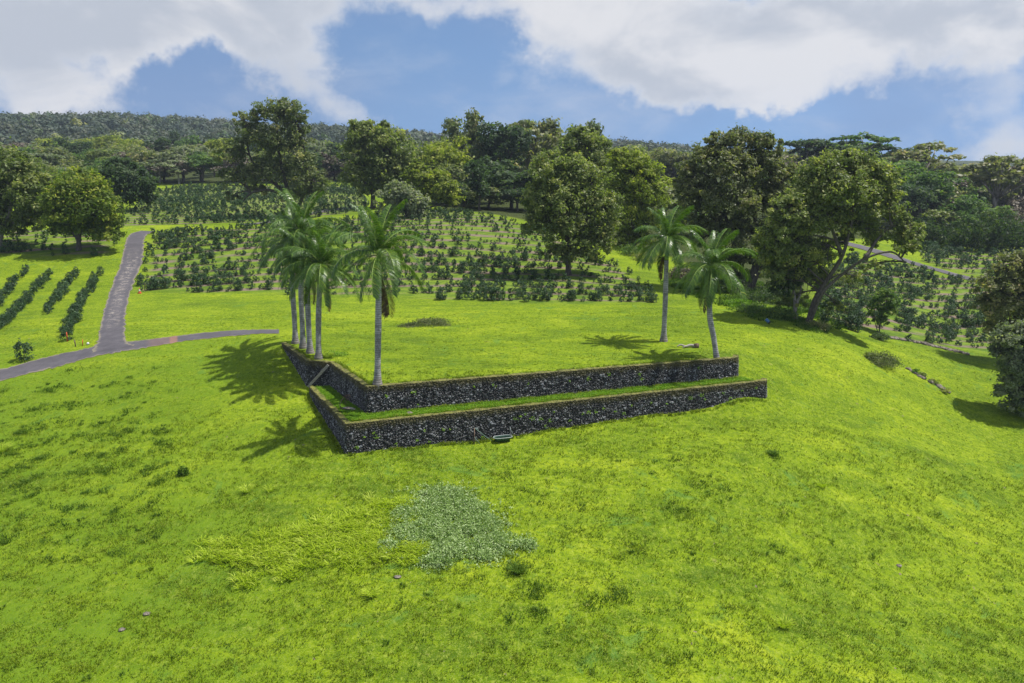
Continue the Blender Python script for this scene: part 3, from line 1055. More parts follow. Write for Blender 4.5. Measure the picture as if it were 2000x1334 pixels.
def tree(name, label, cat, base, stems, lobes, mat, clumps=120, per=110, leaf=.24, bark=None, seed=1, group=None, rt=.35, fill=.72, cr=(.16, .30), twigs=.35, grow=1.08, cards_up=.9):
    """base (px, D); stems: list of pixel polylines [(px,py,dD)], lobes: (px,py,rx,ry,dD) in pixels at the tree's depth"""
    rng = np.random.default_rng(seed)
    B = at_depth(*base); D = B[1]; k = D / FPX
    def W(px, py, dD=0.0): return P(px, py, D + dD) - B
    root = empty(name, B, label, cat, group)
    mb = MB()
    paths = []
    for si, st in enumerate(stems):
        if si and isinstance(st[0], (int, float)): pass
        pts = np.array([W(*q) for q in st])
        if si == 0 or abs(st[0][1] - project(*B)[1]) < 14:
            pts[0] = (pts[0][0], pts[0][1], -.3)
        pts = catmull(pts, 6)
        r = rt * (1.0 if si == 0 else .68)
        rr = np.linspace(r, r * .32, len(pts)); rr[:3] *= (1.45, 1.2, 1.05)
        mb.tube(pts, rr, 9); paths.append(pts)
    L = []
    for lo in lobes:
        px, py, rx, ry = lo[:4]; rx *= grow; ry *= grow * .97; dD = lo[4] if len(lo) > 4 else 0
        c = W(px, py, dD)
        L.append((c, (rx * k, (rx + ry) * .5 * k * .95, ry * k)))
    allp = np.concatenate(paths)
    up = allp[:, 2] > allp[:, 2].max() * .25
    att = allp[up]
    C, R, T, CC = crown_points(L, clumps, per, rng, fill, cr)
    for c, r in L:
        j = np.argmin(np.linalg.norm(att - c, axis=1) + .6 * np.maximum(0, att[:, 2] - c[2]))
        s_ = rt * .36
        path = limb(mb, att[j], np.asarray(c) + np.array([0, 0, r[2] * .25]), s_, s_ * .35, rng)
        near = np.where(np.linalg.norm((CC[:, :3] - c) / np.array(r), axis=1) < 1.15)[0]
        rng.shuffle(near)
        for q in near[:int(len(near) * twigs)]:
            a = path[rng.integers(2, len(path))]
            limb(mb, a, CC[q, :3], s_ * .32, .025, rng, n=4, sides=4)
    obj('trunk', mb.mesh(name + '_trunk', bark or M_BARK), root)
    V, F, TT = cards(C, leaf, T, rng, radial=R, up=cards_up)
    obj('crown', mesh_np(name + '_crown', V, F, mat, {'tone': TT}), root)
    TREES.append((B, root))
    return root


tree('mango_tree', 'round leafy tree with yellow-green top beside the lane bend on the left', 'tree', (155, 122),
     [[(155, 497, 0), (154, 470, 0), (158, 440, 0), (160, 400, 0)], [(155, 470, 0), (135, 440, 1), (125, 410, 1)]],
     [(160, 372, 50, 38), (130, 405, 38, 45, -1), (188, 410, 42, 42, -1), (200, 445, 30, 30, 0), (122, 440, 26, 30, 0), (160, 430, 45, 38, 1), (218, 452, 20, 22, -1), (150, 352, 28, 22, 1)],
     M_LEAF_MANGO, clumps=190, per=120, leaf=.26, seed=11, rt=.42, cr=(.26, .46))
tree('spreading_tree', 'large olive green tree at the left edge with bare pale limbs showing', 'tree', (-5, 124),
     [[(-5, 480, 0), (5, 450, 0), (18, 420, 0), (22, 370, 0)], [(5, 450, 0), (40, 420, 0), (48, 385, -1)], [(0, 465, 0), (-30, 430, 0), (-40, 380, 0)]],
     [(15, 335, 55, 40), (-40, 350, 50, 50), (60, 385, 38, 36, -1), (75, 355, 24, 22, 0), (20, 400, 50, 45, 1), (60, 435, 32, 28, 0), (-30, 430, 45, 40), (10, 450, 38, 18, -1), (0, 310, 35, 18, 1), (84, 420, 14, 22, 0)],
     M_LEAF_OLIVE, clumps=230, per=105, leaf=.27, bark=M_BARK_PALE, seed=12, rt=.42, cr=(.24, .42), fill=.7)
tree('dark_tree', 'dense dark round tree at the foot of the far wood behind the mango', 'tree', (237, 168),
     [[(237, 414, 0), (237, 395, 0), (240, 370, 0)]],
     [(240, 350, 44, 32), (215, 362, 26, 28), (275, 365, 28, 30), (255, 385, 40, 18, -1), (235, 330, 32, 16), (290, 385, 14, 14), (212, 386, 18, 14)],
     M_LEAF_DARK, clumps=150, per=90, leaf=.36, seed=13, rt=.6, cr=(.28, .5))
tree('eucalyptus_tree', 'tallest open-crowned eucalyptus rising above the left ridge line', 'tree', (572, 158),
     [[(575, 425, 0), (568, 390, 0), (556, 350, 0), (545, 300, 0), (540, 240, 0)], [(575, 415, 0), (595, 370, 0), (600, 320, 0), (585, 260, 0)],
      [(566, 385, 0), (530, 372, -1), (495, 375, -2), (475, 392, -2)], [(565, 380, 0), (520, 345, 1), (490, 310, 1), (480, 260, 1)]],
     [(545, 225, 48, 30), (575, 240, 30, 34, -1), (510, 225, 20, 18), (478, 235, 26, 24), (500, 275, 44, 34), (560, 285, 46, 38, -1), (455, 300, 30, 36), (470, 345, 36, 32, -1), (530, 340, 48, 36),
      (590, 325, 30, 40, -2), (612, 360, 28, 34, -3), (580, 380, 40, 24, -2), (500, 375, 30, 14), (455, 385, 18, 12), (560, 205, 28, 14), (620, 385, 18, 18, -3), (590, 270, 18, 22), (440, 340, 14, 22)],
     M_LEAF_EUC, clumps=330, per=80, leaf=.27, seed=14, rt=.55, cr=(.17, .33), fill=.55, twigs=.5)
tree('eucalyptus_tree', 'tall grey-green tree right of the tallest eucalyptus with flat darker top', 'tree', (728, 172),
     [[(728, 402, 0), (730, 370, 0), (745, 330, 0), (750, 280, 0)], [(729, 380, 0), (710, 350, 0), (700, 300, 0)], [(730, 375, 0), (770, 345, 0), (790, 320, 0)]],
     [(725, 275, 40, 32), (760, 290, 44, 34), (695, 300, 30, 34), (735, 330, 50, 36), (780, 335, 40, 34), (700, 345, 32, 30), (760, 360, 40, 22), (715, 248, 40, 12), (745, 242, 22, 8), (805, 350, 22, 26), (690, 260, 20, 12), (728, 372, 34, 16)],
     M_LEAF_OLIVE, clumps=260, per=85, leaf=.36, seed=15, rt=.55, cr=(.22, .40), fill=.55)
tree('spreading_tree', 'low yellow-green tree leaning right over the upper coffee rows', 'tree', (800, 162),
     [[(790, 415, 0), (800, 400, 0), (820, 395, 0), (845, 392, 0)], [(800, 400, 0), (850, 402, -1), (885, 400, -1)], [(800, 400, 0), (815, 370, 0), (830, 350, 0)]],
     [(845, 360, 34, 24), (870, 375, 28, 26), (815, 350, 26, 22), (840, 385, 34, 16), (888, 395, 17, 14), (815, 325, 14, 14), (860, 342, 18, 10)],
     M_LEAF_YELLOW, clumps=150, per=80, leaf=.33, seed=16, rt=.35, cr=(.26, .46))
tree('grey_tree', 'silvery grey-green low tree in front of the leaning yellow-green tree', 'tree', (790, 150),
     [[(795, 430, 0), (790, 405, 0), (785, 385, 0)]],
     [(775, 378, 34, 18), (800, 395, 34, 22), (815, 425, 22, 22), (770, 405, 26, 18), (795, 455, 18, 18), (745, 388, 14, 12), (820, 400, 16, 18)],
     M_LEAF_GREY, clumps=130, per=70, leaf=.30, seed=17, rt=.25, cr=(.26, .46))
tree('shade_tree', 'broad tree with dark trunk standing alone in the middle coffee field', 'tree', (1110, 108),
     [[(1110, 538, 0), (1110, 505, 0), (1112, 460, 0), (1108, 400, 0), (1090, 350, 0)], [(1111, 480, 0), (1140, 440, 0), (1160, 390, 0), (1150, 340, 0)], [(1110, 470, 0), (1080, 430, 0), (1065, 380, 0)]],
     [(1070, 335, 34, 36, -1), (1110, 345, 40, 42), (1150, 350, 40, 40, 1), (1050, 390, 28, 34, -1), (1090, 400, 44, 40, -2), (1145, 405, 46, 44), (1185, 420, 30, 44, 1), (1060, 440, 34, 30, -1), (1105, 455, 44, 34, -2),
      (1155, 465, 44, 36), (1090, 495, 34, 22), (1135, 500, 34, 20, -1), (1180, 480, 26, 26), (1070, 305, 20, 16), (1052, 360, 18, 20), (1045, 415, 16, 20)],
     M_LEAF_OLIVE, clumps=420, per=90, leaf=.215, seed=18, rt=.40, cr=(.22, .40), fill=.62)
tree('shade_tree', 'tall olive tree directly behind the broad tree of the middle field', 'tree', (1165, 142),
     [[(1165, 480, 0), (1160, 430, 0), (1150, 360, 0), (1140, 300, 0)]],
     [(1130, 275, 34, 24), (1165, 290, 30, 30), (1110, 300, 26, 24), (1150, 325, 44, 36), (1185, 340, 26, 34), (1150, 380, 50, 40), (1180, 420, 30, 40), (1150, 262, 26, 12)],
     M_LEAF_OLIVE, clumps=210, per=80, leaf=.30, seed=19, rt=.45, cr=(.24, .42), fill=.6)
tree('shade_tree', 'bright olive tree between the broad field tree and the right pair of palms', 'tree', (1235, 132),
     [[(1235, 510, 0), (1235, 470, 0), (1240, 420, 0), (1245, 360, 0)], [(1235, 480, 0), (1262, 440, 0), (1272, 400, 0)], [(1235, 475, 0), (1215, 430, 0), (1205, 380, 0)]],
     [(1225, 320, 34, 28), (1260, 335, 34, 28), (1215, 365, 32, 34), (1255, 375, 38, 34, -1), (1280, 385, 20, 34), (1235, 420, 44, 34), (1270, 440, 26, 30), (1215, 455, 24, 26), (1240, 470, 34, 20), (1205, 300, 20, 14)],
     M_LEAF_YELLOW, clumps=240, per=80, leaf=.27, seed=20, rt=.38, cr=(.24, .42), fill=.6)
tree('eucalyptus_tree', 'bulky rust-tinted tree rising behind the right pair of palms', 'tree', (1462, 103),
     [[(1462, 580, 0), (1470, 540, 0), (1480, 480, 0), (1470, 400, 0), (1450, 330, 0)], [(1462, 560, 0), (1440, 500, 0), (1420, 430, 0), (1400, 360, 0)], [(1465, 555, 0), (1500, 480, 0), (1520, 400, 0)],
      [(1464, 560, 0), (1450, 540, 1), (1452, 510, 1)]],
     [(1450, 275, 42, 26), (1410, 285, 34, 24), (1490, 285, 34, 24), (1380, 315, 38, 34), (1430, 325, 44, 38, -2), (1485, 330, 44, 38), (1345, 345, 28, 32), (1370, 385, 40, 40, -1), (1430, 395, 46, 44, -3), (1490, 395, 46, 44),
      (1530, 350, 28, 36), (1535, 405, 26, 40), (1350, 420, 28, 34), (1390, 450, 40, 36), (1450, 460, 48, 40, -1), (1510, 460, 36, 36), (1355, 470, 22, 24), (1410, 500, 34, 26), (1475, 510, 34, 24), (1325, 370, 16, 24), (1440, 540, 34, 20, 1), (1500, 530, 34, 24, 1), (1390, 520, 26, 20, 1)],
     M_LEAF_RUST, clumps=620, per=90, leaf=.21, seed=21, rt=.5, cr=(.2, .36), fill=.6)
tree('leaning_tree', 'big tree with two dark leaning trunks at the right end of the lawn', 'tree', (1577, 84),
     [[(1577, 634, 0), (1592, 585, 0), (1620, 540, 0), (1645, 500, 0), (1662, 440, 0), (1668, 380, 0)],
      [(1580, 620, 0), (1605, 575, -1), (1640, 540, -1), (1690, 505, -2), (1740, 492, -2), (1768, 512, -2)],
      [(1645, 500, 0), (1622, 440, 0), (1600, 380, 0)], [(1690, 505, -2), (1712, 470, -1), (1740, 440, -1)]],
     [(1640, 325, 42, 26), (1680, 335, 40, 30), (1600, 345, 40, 32), (1715, 355, 32, 34), (1650, 375, 52, 38, -1), (1590, 395, 44, 36), (1710, 400, 42, 36), (1545, 400, 32, 28, -1), (1750, 430, 30, 24), (1735, 385, 20, 20),
      (1620, 430, 46, 34, 1), (1560, 440, 42, 34, -1), (1530, 450, 30, 36, -1), (1545, 495, 42, 36), (1585, 490, 32, 36, 1), (1680, 450, 34, 26, 1), (1740, 470, 34, 18), (1780, 450, 24, 20, -1), (1785, 480, 20, 20, -2), (1530, 540, 34, 28, 1),
      (1570, 545, 26, 30, 2), (1630, 600, 14, 18, 1), (1762, 490, 24, 12, -2), (1640, 480, 24, 20, 2), (1655, 306, 26, 12), (1520, 425, 20, 14, -2), (1515, 500, 30, 34, 1), (1600, 545, 26, 26, 3), (1545, 590, 26, 22, 2), (1500, 470, 26, 30, 0), (1700, 520, 20, 12, 2), (1665, 545, 20, 14, 3)],
     M_LEAF_OLIVE, clumps=860, per=85, leaf=.17, seed=22, rt=.31, grow=1.28, cr=(.2, .36), fill=.55, twigs=.5)
tree('young_tree', 'slim pale-barked tree standing just left of the two leaning trunks', 'tree', (1553, 85.5),
     [[(1553, 628, 0), (1553, 600, 0), (1550, 565, 0), (1548, 530, 0)], [(1553, 600, 0), (1562, 575, 0), (1566, 550, 0)]],
     [(1545, 520, 26, 30), (1525, 560, 22, 26), (1552, 550, 22, 26)],
     M_LEAF_DARK, clumps=70, per=70, leaf=.17, bark=M_BARK_PALE, seed=23, rt=.26, cr=(.24, .42))
tree('young_tree', 'small slender tree in the lawn corner before the right coffee field', 'tree', (1716, 90),
     [[(1716, 660, 0), (1720, 625, 0), (1728, 590, 0)], [(1716, 655, 0), (1708, 625, 0), (1706, 600, 0)]],
     [(1728, 582, 24, 20), (1710, 605, 16, 18), (1735, 608, 18, 16), (1720, 630, 14, 14), (1745, 590, 12, 10)],
     M_LEAF_GREEN, clumps=75, per=55, leaf=.14, seed=24, rt=.08, cr=(.26, .46), twigs=.6)
tree('spreading_tree', 'pale flowering-topped bushy tree cut by the right edge, nearest the camera', 'tree', (2010, 72),
     [[(2010, 825, 0), (2005, 790, 0), (2000, 740, 0), (1995, 690, 0)], [(2008, 810, 0), (2040, 750, 0), (2050, 700, 0)]],
     [(1985, 665, 44, 34), (2030, 660, 50, 40), (1970, 700, 34, 34), (2000, 730, 50, 44), (1975, 760, 30, 30), (2005, 790, 44, 30), (2060, 740, 50, 60), (2050, 800, 40, 30), (1958, 680, 20, 22)],
     M_LEAF_GREY, clumps=330, per=95, leaf=.145, seed=25, rt=.35, cr=(.22, .40))
tree('spreading_tree', 'brown-tinged bushy tree at the right edge behind the nearest one', 'tree', (1990, 86),
     [[(1990, 740, 0), (1985, 680, 0), (1980, 600, 0)], [(1988, 700, 0), (1950, 640, 0), (1940, 600, 0)]],
     [(1985, 520, 40, 30), (1945, 560, 36, 32), (1995, 560, 44, 38), (1930, 600, 24, 28), (1970, 605, 44, 36), (2020, 600, 44, 50), (1950, 640, 26, 24), (1990, 650, 36, 26), (2040, 540, 40, 40), (1958, 535, 20, 16)],
     M_LEAF_RUST, clumps=330, per=90, leaf=.17, seed=26, rt=.35, cr=(.22, .40))

# woodland trees of the middle distance: a few crown shapes, each tree an object of its own


def proto_tree(i, mat, rng, shape):
    """unit tree, 10 m tall"""
    if shape == 'round':
        lobes = [((rng.uniform(-2.2, 2.2), rng.uniform(-2.2, 2.2), rng.uniform(4.2, 8.3)), (rng.uniform(1.5, 2.4),) * 2 + (rng.uniform(1.2, 2.0),)) for _ in range(9)]
        lobes.append(((0, 0, 6.0), (2.6, 2.6, 2.6)))
    elif shape == 'tall':
        lobes = [((rng.uniform(-1.5, 1.5), rng.uniform(-1.5, 1.5), z), (rng.uniform(1.1, 1.8),) * 2 + (rng.uniform(1.1, 1.7),)) for z in np.linspace(3.2, 8.7, 10)]
    elif shape == 'flat':
        lobes = [((math.cos(a) * q, math.sin(a) * q, 7.6 + rng.uniform(-.9, 1.1) - q * .35), (rng.uniform(1.2, 1.9),) * 2 + (rng.uniform(.35, .6),)) for a, q in [(rng.uniform(0, 6.28), rng.uniform(.4, 3.6)) for _ in range(13)]]
        lobes += [((rng.uniform(-1.6, 1.6), rng.uniform(-1.6, 1.6), rng.uniform(4.5, 6.3)), (1.5, 1.5, .8)) for _ in range(4)]
    else:   # bush to the ground
        lobes = [((rng.uniform(-2.6, 2.6), rng.uniform(-2.2, 2.2), rng.uniform(1.6, 7.5)), (rng.uniform(1.5, 2.3),) * 2 + (rng.uniform(1.5, 2.2),)) for _ in range(12)]
    mb = MB()
    mb.tube(catmull([(0, 0, -.8), (rng.uniform(-.2, .2), 0, 1.5), (rng.uniform(-.4, .4), rng.uniform(-.3, .3), 4), (rng.uniform(-.6, .6), 0, 7)], 4), np.linspace(.26, .08, 13), 6)
    for c, r in lobes:
        limb(mb, (0, 0, min(3.2, c[2] * .6)), c, .10, .04, rng, n=5, sides=4)
    C, R, T, CC = crown_points(lobes, 95, 34, rng, .6, (.28, .5))
    V, F, TT = cards(C, .27, T, rng, radial=R, rk=1.5, up=.8)
    return mb.mesh('wood_trunk', M_BARK if shape != 'flat' else M_BARK_PALE), (V, F, TT)


PROTO = {}
prng = np.random.default_rng(99)
for shape in ('round', 'tall', 'flat', 'bush'):
    PROTO[shape] = []
    for i in range(3):
        PROTO[shape].append(proto_tree(i, None, prng, shape))
PMESH = {}


def crown_mesh(shape, i, mat):
    k = (shape, i, mat.name)
    if k not in PMESH:
        V, F, TT = PROTO[shape][i][1]
        PMESH[k] = mesh_np('wood_crown', V, F, mat, {'tone': TT})
    return PMESH[k]


WOODN = 0


def wood_tree(x, y, h, w, shape, mat, name, label, group, rng):
    global WOODN
    WOODN += 1
    z = hz(x, y)
    i = int(rng.integers(3))
    r = empty(name, (x, y, z), label, 'tree', group, rng.uniform(0, 6.28))
    r.scale = (w / 7.5, w / 7.5, h / 10.0)
    tr = PROTO[shape][i][0]
    obj('trunk', tr, r); obj('crown', crown_mesh(shape, i, mat), r)
    return r


wr = np.random.default_rng(5)
# named mid-distance trees of the central wood (px, depth, top row, width px)
for (px, D, top, wpx, shape, mat, label) in [
    (832, 205, 268, 60, 'round', M_LEAF_OLIVE, 'olive tree at the left end of the central wood'),
    (872, 200, 258, 66, 'round', M_LEAF_YELLOW, 'light olive tree left of the highest crowns of the central wood'),
    (905, 225, 238, 60, 'tall', M_LEAF_EUC, 'tall slim tree second from the left along the wood skyline'),
    (930, 215, 224, 56, 'tall', M_LEAF_EUC, 'small-headed tall tree poking above the central wood skyline'),
    (985, 212, 238, 80, 'round', M_LEAF_DARK, 'dark broad tree in the middle of the central wood'),
    (1030, 222, 222, 74, 'flat', M_LEAF_EUC, 'highest open-topped tree of the central wood'),
    (1075, 226, 240, 70, 'tall', M_LEAF_RUST, 'brownish tall tree right of the highest one in the central wood'),
    (1110, 215, 240, 66, 'round', M_LEAF_RUST, 'brownish round tree at the right end of the wood skyline'),
    (1150, 225, 245, 50, 'tall', M_LEAF_EUC, 'thin-topped tree above the olive tree of the middle field'),
    (936, 166, 318, 52, 'tall', M_LEAF_DARK, 'slim dark tree with visible trunk at the grassy gap of the wood edge'),
    (1000, 175, 312, 84, 'bush', M_LEAF_DARK, 'dark bushy tree at the wood edge left of the broad field tree'),
    (960, 190, 290, 70, 'bush', M_LEAF_DARK, 'shadowy tree inside the wood behind the slim dark one'),
    (1045, 180, 330, 60, 'bush', M_LEAF_DARK, 'low shadowy tree tucked behind the left side of the broad field tree'),
    (890, 185, 310, 60, 'bush', M_LEAF_EUC, 'grey-green tree at the wood edge above the leaning yellow-green tree'),
    (850, 195, 300, 50, 'bush', M_LEAF_OLIVE, 'olive bushy tree at the far left foot of the central wood'),
    (905, 178, 345, 60, 'bush', M_LEAF_DARK, 'low dark tree on the wood edge behind the yellow-green leaning tree'),
    (955, 172, 352, 60, 'bush', M_LEAF_EUC, 'low grey-green tree just right of the slim dark trunked tree'),
    (1010, 168, 356, 60, 'bush', M_LEAF_DARK, 'low dark tree at the wood edge touching the broad field tree'),
    (870, 186, 330, 60, 'bush', M_LEAF_OLIVE, 'rounded olive tree filling the left foot of the wood edge'),
    (1240, 165, 350, 80, 'bush', M_LEAF_OLIVE, 'olive tree filling the gap behind the bright olive tree'),
    (1320, 170, 345, 80, 'bush', M_LEAF_EUC, 'grey-green tree filling the gap left of the rust-tinted tree')]:
    g = at_depth(px, D)
    ht = P(px, top, D)[2] - g[2]
    wood_tree(g[0], g[1], ht * 1.06, wpx * D / FPX * 1.5, shape, mat, 'wood_tree', label, 'trees of the central wood', wr)
# further right: forested knoll
for (px, D, top, wpx, shape, mat, label) in [
    (1300, 190, 330, 90, 'bush', M_LEAF_YELLOW, 'light green bushy tree showing between the bright olive and rust-tinted trees'),
    (1330, 150, 400, 70, 'bush', M_LEAF_GREEN, 'green bushy tree behind the taller right palm'),
    (1570, 250, 275, 90, 'flat', M_LEAF_DARK, 'flat-topped dark tree on the right knoll nearest the rust-tinted tree'),
    (1665, 260, 268, 110, 'flat', M_LEAF_GREEN, 'flat-topped green tree on the right knoll above the leaning tree'),
    (1735, 262, 286, 80, 'flat', M_LEAF_DARK, 'dark flat-topped tree in the middle of the right knoll skyline'),
    (1795, 255, 285, 110, 'flat', M_LEAF_RUST, 'brown flat-topped tree where the right knoll starts to drop'),
    (1840, 270, 318, 60, 'flat', M_LEAF_RUST, 'small brown flat-topped tree low on the right knoll skyline'),
    (1940, 225, 306, 120, 'flat', M_LEAF_RUST, 'tall feathery brownish tree at the far right of the skyline'),
    (1990, 240, 330, 80, 'flat', M_LEAF_BROWN, 'sparse brown tree at the right edge of the skyline'),
    (1740, 215, 310, 90, 'round', M_LEAF_GREEN, 'rounded green tree right above the leaning tree crown'),
    (1795, 205, 330, 90, 'round', M_LEAF_GREEN, 'larger rounded green tree on the slope of the right knoll'),
    (1775, 195, 345, 70, 'round', M_LEAF_DARK, 'dark rounded tree below the larger rounded green tree'),
    (1880, 190, 370, 64, 'round', M_LEAF_GREEN, 'bright rounded tree above the bamboo thicket'),
    (1925, 195, 385, 60, 'bush', M_LEAF_GREEN, 'bushy green tree right of the bright rounded tree'),
    (1840, 190, 395, 60, 'bush', M_LEAF_OLIVE, 'olive bush between the rounded green trees and the bamboo'),
    (1885, 182, 407, 36, 'round', M_LEAF_GREEN, 'small ball-shaped tree just above the bamboo thicket'),
    (1990, 200, 410, 80, 'bush', M_LEAF_BROWN, 'bare brown tree at the right edge above the bamboo'),
    (1640, 200, 330, 80, 'round', M_LEAF_EUC, 'grey-green tree behind the top of the leaning tree'),
    (1560, 200, 320, 80, 'bush', M_LEAF_OLIVE, 'olive tree filling the gap behind the rust-tinted tree'),
    (1830, 215, 345, 70, 'bush', M_LEAF_RUST, 'brownish tree on the knoll slope right of the green ones'),
    (1700, 190, 400, 70, 'bush', M_LEAF_DARK, 'dark bush low behind the leaning tree')]:
    g = at_depth(px, D)
    ht = P(px, top, D)[2] - g[2]
    wood_tree(g[0], g[1], ht * (1.2 if shape == 'flat' else 1.04), wpx * D / FPX * 1.4, shape, mat, 'wood_tree', label, 'trees of the right knoll', wr)


def scatter_wood(poly_uD, n, hs, ws, choices, group, labels, rng, sp):
    """individual trees over a region given by px range and depth range"""
    (p0, p1), (d0, d1) = poly_uD
    placed = []
    tries = 0
    while len(placed) < n and tries < n * 60:
        tries += 1
        D = math.sqrt(rng.uniform(d0 * d0, d1 * d1)); px = rng.uniform(p0, p1)
        x = (px - 1000) / FPX * D
        if any((x - a) ** 2 + (D - b) ** 2 < (sp * (D / d0) ** .5) ** 2 for a, b in placed): continue
        placed.append((x, D))
        shape, mat = choices[int(rng.integers(len(choices)))]
        h = rng.uniform(*hs); w = rng.uniform(*ws)
        wood_tree(x, D, h, w, shape, mat, 'wood_tree', labels[mat.name], group, rng)


LBL = lambda where: {
    'leaf_far': 'blue-green tree ' + where, 'leaf_dark': 'dark green tree ' + where, 'leaf_olive': 'olive green tree ' + where, 'leaf_eucalyptus': 'grey-green tree ' + where,
    'leaf_rust': 'rusty brown-green tree ' + where, 'leaf_yellow': 'yellow-green tree ' + where, 'leaf_green': 'bright green tree ' + where, 'leaf_brown': 'nearly bare brown tree ' + where, 'leaf_grey': 'pale grey-green tree ' + where}
ALLC = [('round', M_LEAF_EUC), ('bush', M_LEAF_GREEN), ('round', M_LEAF_DARK), ('bush', M_LEAF_BROWN), ('round', M_LEAF_OLIVE), ('bush', M_LEAF_EUC), ('flat', M_LEAF_GREY), ('tall', M_LEAF_DARK), ('round', M_LEAF_GREEN)]
scatter_wood(((-60, 720), (272, 300)), 44, (9, 14), (11, 16), ALLC, 'trees along the upper edge of the far field', LBL('along the wood edge behind the far field'), wr, 5.0)
scatter_wood(((-80, 430), (180, 262)), 0, (7, 11), (7, 10), ALLC, 'x', LBL(''), wr, 6.5)
scatter_wood(((-80, 215), (185, 268)), 24, (7, 11), (9, 13), ALLC, 'trees behind the left mango', LBL('on the slope behind the left-hand trees'), wr, 7.0)
scatter_wood(((-80, 900), (302, 430)), 96, (10, 16), (11, 16), ALLC + [('round', M_LEAF_YELLOW), ('round', M_LEAF_YELLOW)], 'trees on the lower far slope', LBL('on the lower part of the forested far slope'), wr, 9.0)
scatter_wood(((820, 1320), (235, 330)), 40, (12, 16), (13, 18), [('round', M_LEAF_EUC), ('bush', M_LEAF_DARK), ('bush', M_LEAF_EUC), ('round', M_LEAF_OLIVE), ('round', M_LEAF_RUST)], 'trees deep in the central wood', LBL('deep in the central wood'), wr, 8.0)
scatter_wood(((1480, 2080), (215, 330)), 58, (9, 13), (12, 17), [('round', M_LEAF_GREEN), ('bush', M_LEAF_DARK), ('round', M_LEAF_EUC), ('bush', M_LEAF_RUST), ('bush', M_LEAF_BROWN)], 'trees filling the right knoll', LBL('among the trees of the right knoll'), wr, 8.0)

# far ridge forest, one mass


def far_forest():
    rng = np.random.default_rng(77)
    C = []; T = []; S = []; R = []
    D = []
    n = 7800
    D = np.sqrt(rng.uniform(425 ** 2, 1120 ** 2, n)); px = rng.uniform(-250, 2250, n)
    x = (px - 1000) / FPX * D
    m = 2600      # wooded flanks beyond both sides of the picture
    x[:m // 2] = rng.uniform(.72, 1.25, m // 2) * (D[:m // 2] * .5 + 60); D[:m // 2] = D[:m // 2] * .5 - 20
    x[m // 2:m] = -rng.uniform(.70, 1.2, m // 2) * (D[m // 2:m] * .45 + 90); D[m // 2:m] = D[m // 2:m] * .45 + 90
    z = height(x, D)
    h = rng.uniform(8, 15, n) * (1 + .28 * np.sin(x * .021) * np.sin(x * .0083 + 1)); w = rng.uniform(8, 15, n)
    tone = np.clip(rng.normal(.36, .20, n) + .16 * np.sin(x * .013 + 2 * np.sin(D * .009)) * np.sin(D * .021 + x * .006), 0, 1)
    per = 105
    d = rng.normal(size=(n, per, 3)); d /= np.linalg.norm(d, axis=2)[..., None]
    d[..., 2] = np.abs(d[..., 2]) * 1.1 - .25
    rad = rng.uniform(.55, 1.0, (n, per))[..., None]
    lump = 1 + .25 * np.sin(d[..., :1] * 5 + rng.uniform(0, 6, (n, 1, 1))) * np.sin(d[..., 1:2] * 5)
    pos = d * rad * lump * np.stack([w, w, h * .5], 1)[:, None] * np.array([.55, .55, 1])
    pos[..., 0] += x[:, None]; pos[..., 1] += D[:, None]; pos[..., 2] += (z + h * .5)[:, None]
    C = pos.reshape(-1, 3)
    T = np.clip(np.repeat(tone, per) + rng.normal(0, .03, n * per), 0, 1)
    V, F, TT = cards(C, 1.15, T, rng, aspect=.75, radial=d.reshape(-1, 3), up=.5, rk=4.5)
    o = obj('forest', mesh_np('forest', V, F, M_LEAF_FAR, {'tone': TT}))
    tag(o, 'dark blue-green forest covering the distant ridge', 'forest', kind='stuff')


far_forest()

# bamboo thicket
def thicket():
    rng = np.random.default_rng(8)
    C = []; T = []; R = []
    for px in np.arange(1795, 2090, 9.0):
        for D in (176, 181, 187):
            g = at_depth(px + rng.uniform(-4, 4), D + rng.uniform(-2, 2))
            h = rng.uniform(5, 8.5) * (.75 + .25 * math.sin(px * .03))
            lean = rng.normal(0, .5, 2)
            for s in range(9):
                f = (s + 1) / 9
                c = g + np.array([lean[0] * f * f * 2, lean[1] * f * f * 2 - f * f * 1.2, h * f * (1 - .15 * f * f)])
                k = 22
                q = rng.normal(0, .55 + .25 * f, (k, 3)); C.append(c + q); R.append(q); T.append(np.clip(rng.normal(.35 + .25 * rng.random(), .15, k), 0, 1))
    C = np.concatenate(C)
    V, F, TT = cards(C, .42, np.concatenate(T), rng, aspect=.35, radial=np.concatenate(R), up=.1)
    o = obj('bamboo_thicket', mesh_np('bamboo', V, F, M_LEAF_GREEN_D, {'tone': TT}))
    tag(o, 'dark green bamboo thicket along the top of the right coffee field', 'bamboo', kind='stuff')


M_LEAF_GREEN_D = leaf_mat('leaf_bamboo', [(0, (.012, .035, .010)), (.5, (.032, .062, .014)), (1, (.10, .13, .02))])
thicket()

# ------------------------------------------------------------------ coffee bushes


def coffee_mesh(seed, n_cl, per, leaf):
    rng = np.random.default_rng(seed)
    C = []; R = []; T = []
    h = 1.7
    for i in range(n_cl):
        f = rng.uniform(.12, 1.0)
        rad = (.25 + .55 * math.sin(math.pi * min(1, f * .95) ** .8)) * rng.uniform(.5, 1.1)
        a = rng.uniform(0, 6.28)
        c = np.array([math.cos(a) * rad, math.sin(a) * rad, f * h])
        q = rng.normal(0, .13, (per, 3)); C.append(c + q); R.append(q * 4 + c * (1, 1, .3)); T.append(np.clip(rng.normal(.45, .12) + rng.normal(0, .18, per), 0, 1))
    C = np.concatenate(C); R = np.concatenate(R); T = np.concatenate(T)
    return cards(C, leaf, T, rng, aspect=.42, radial=R, up=.5)


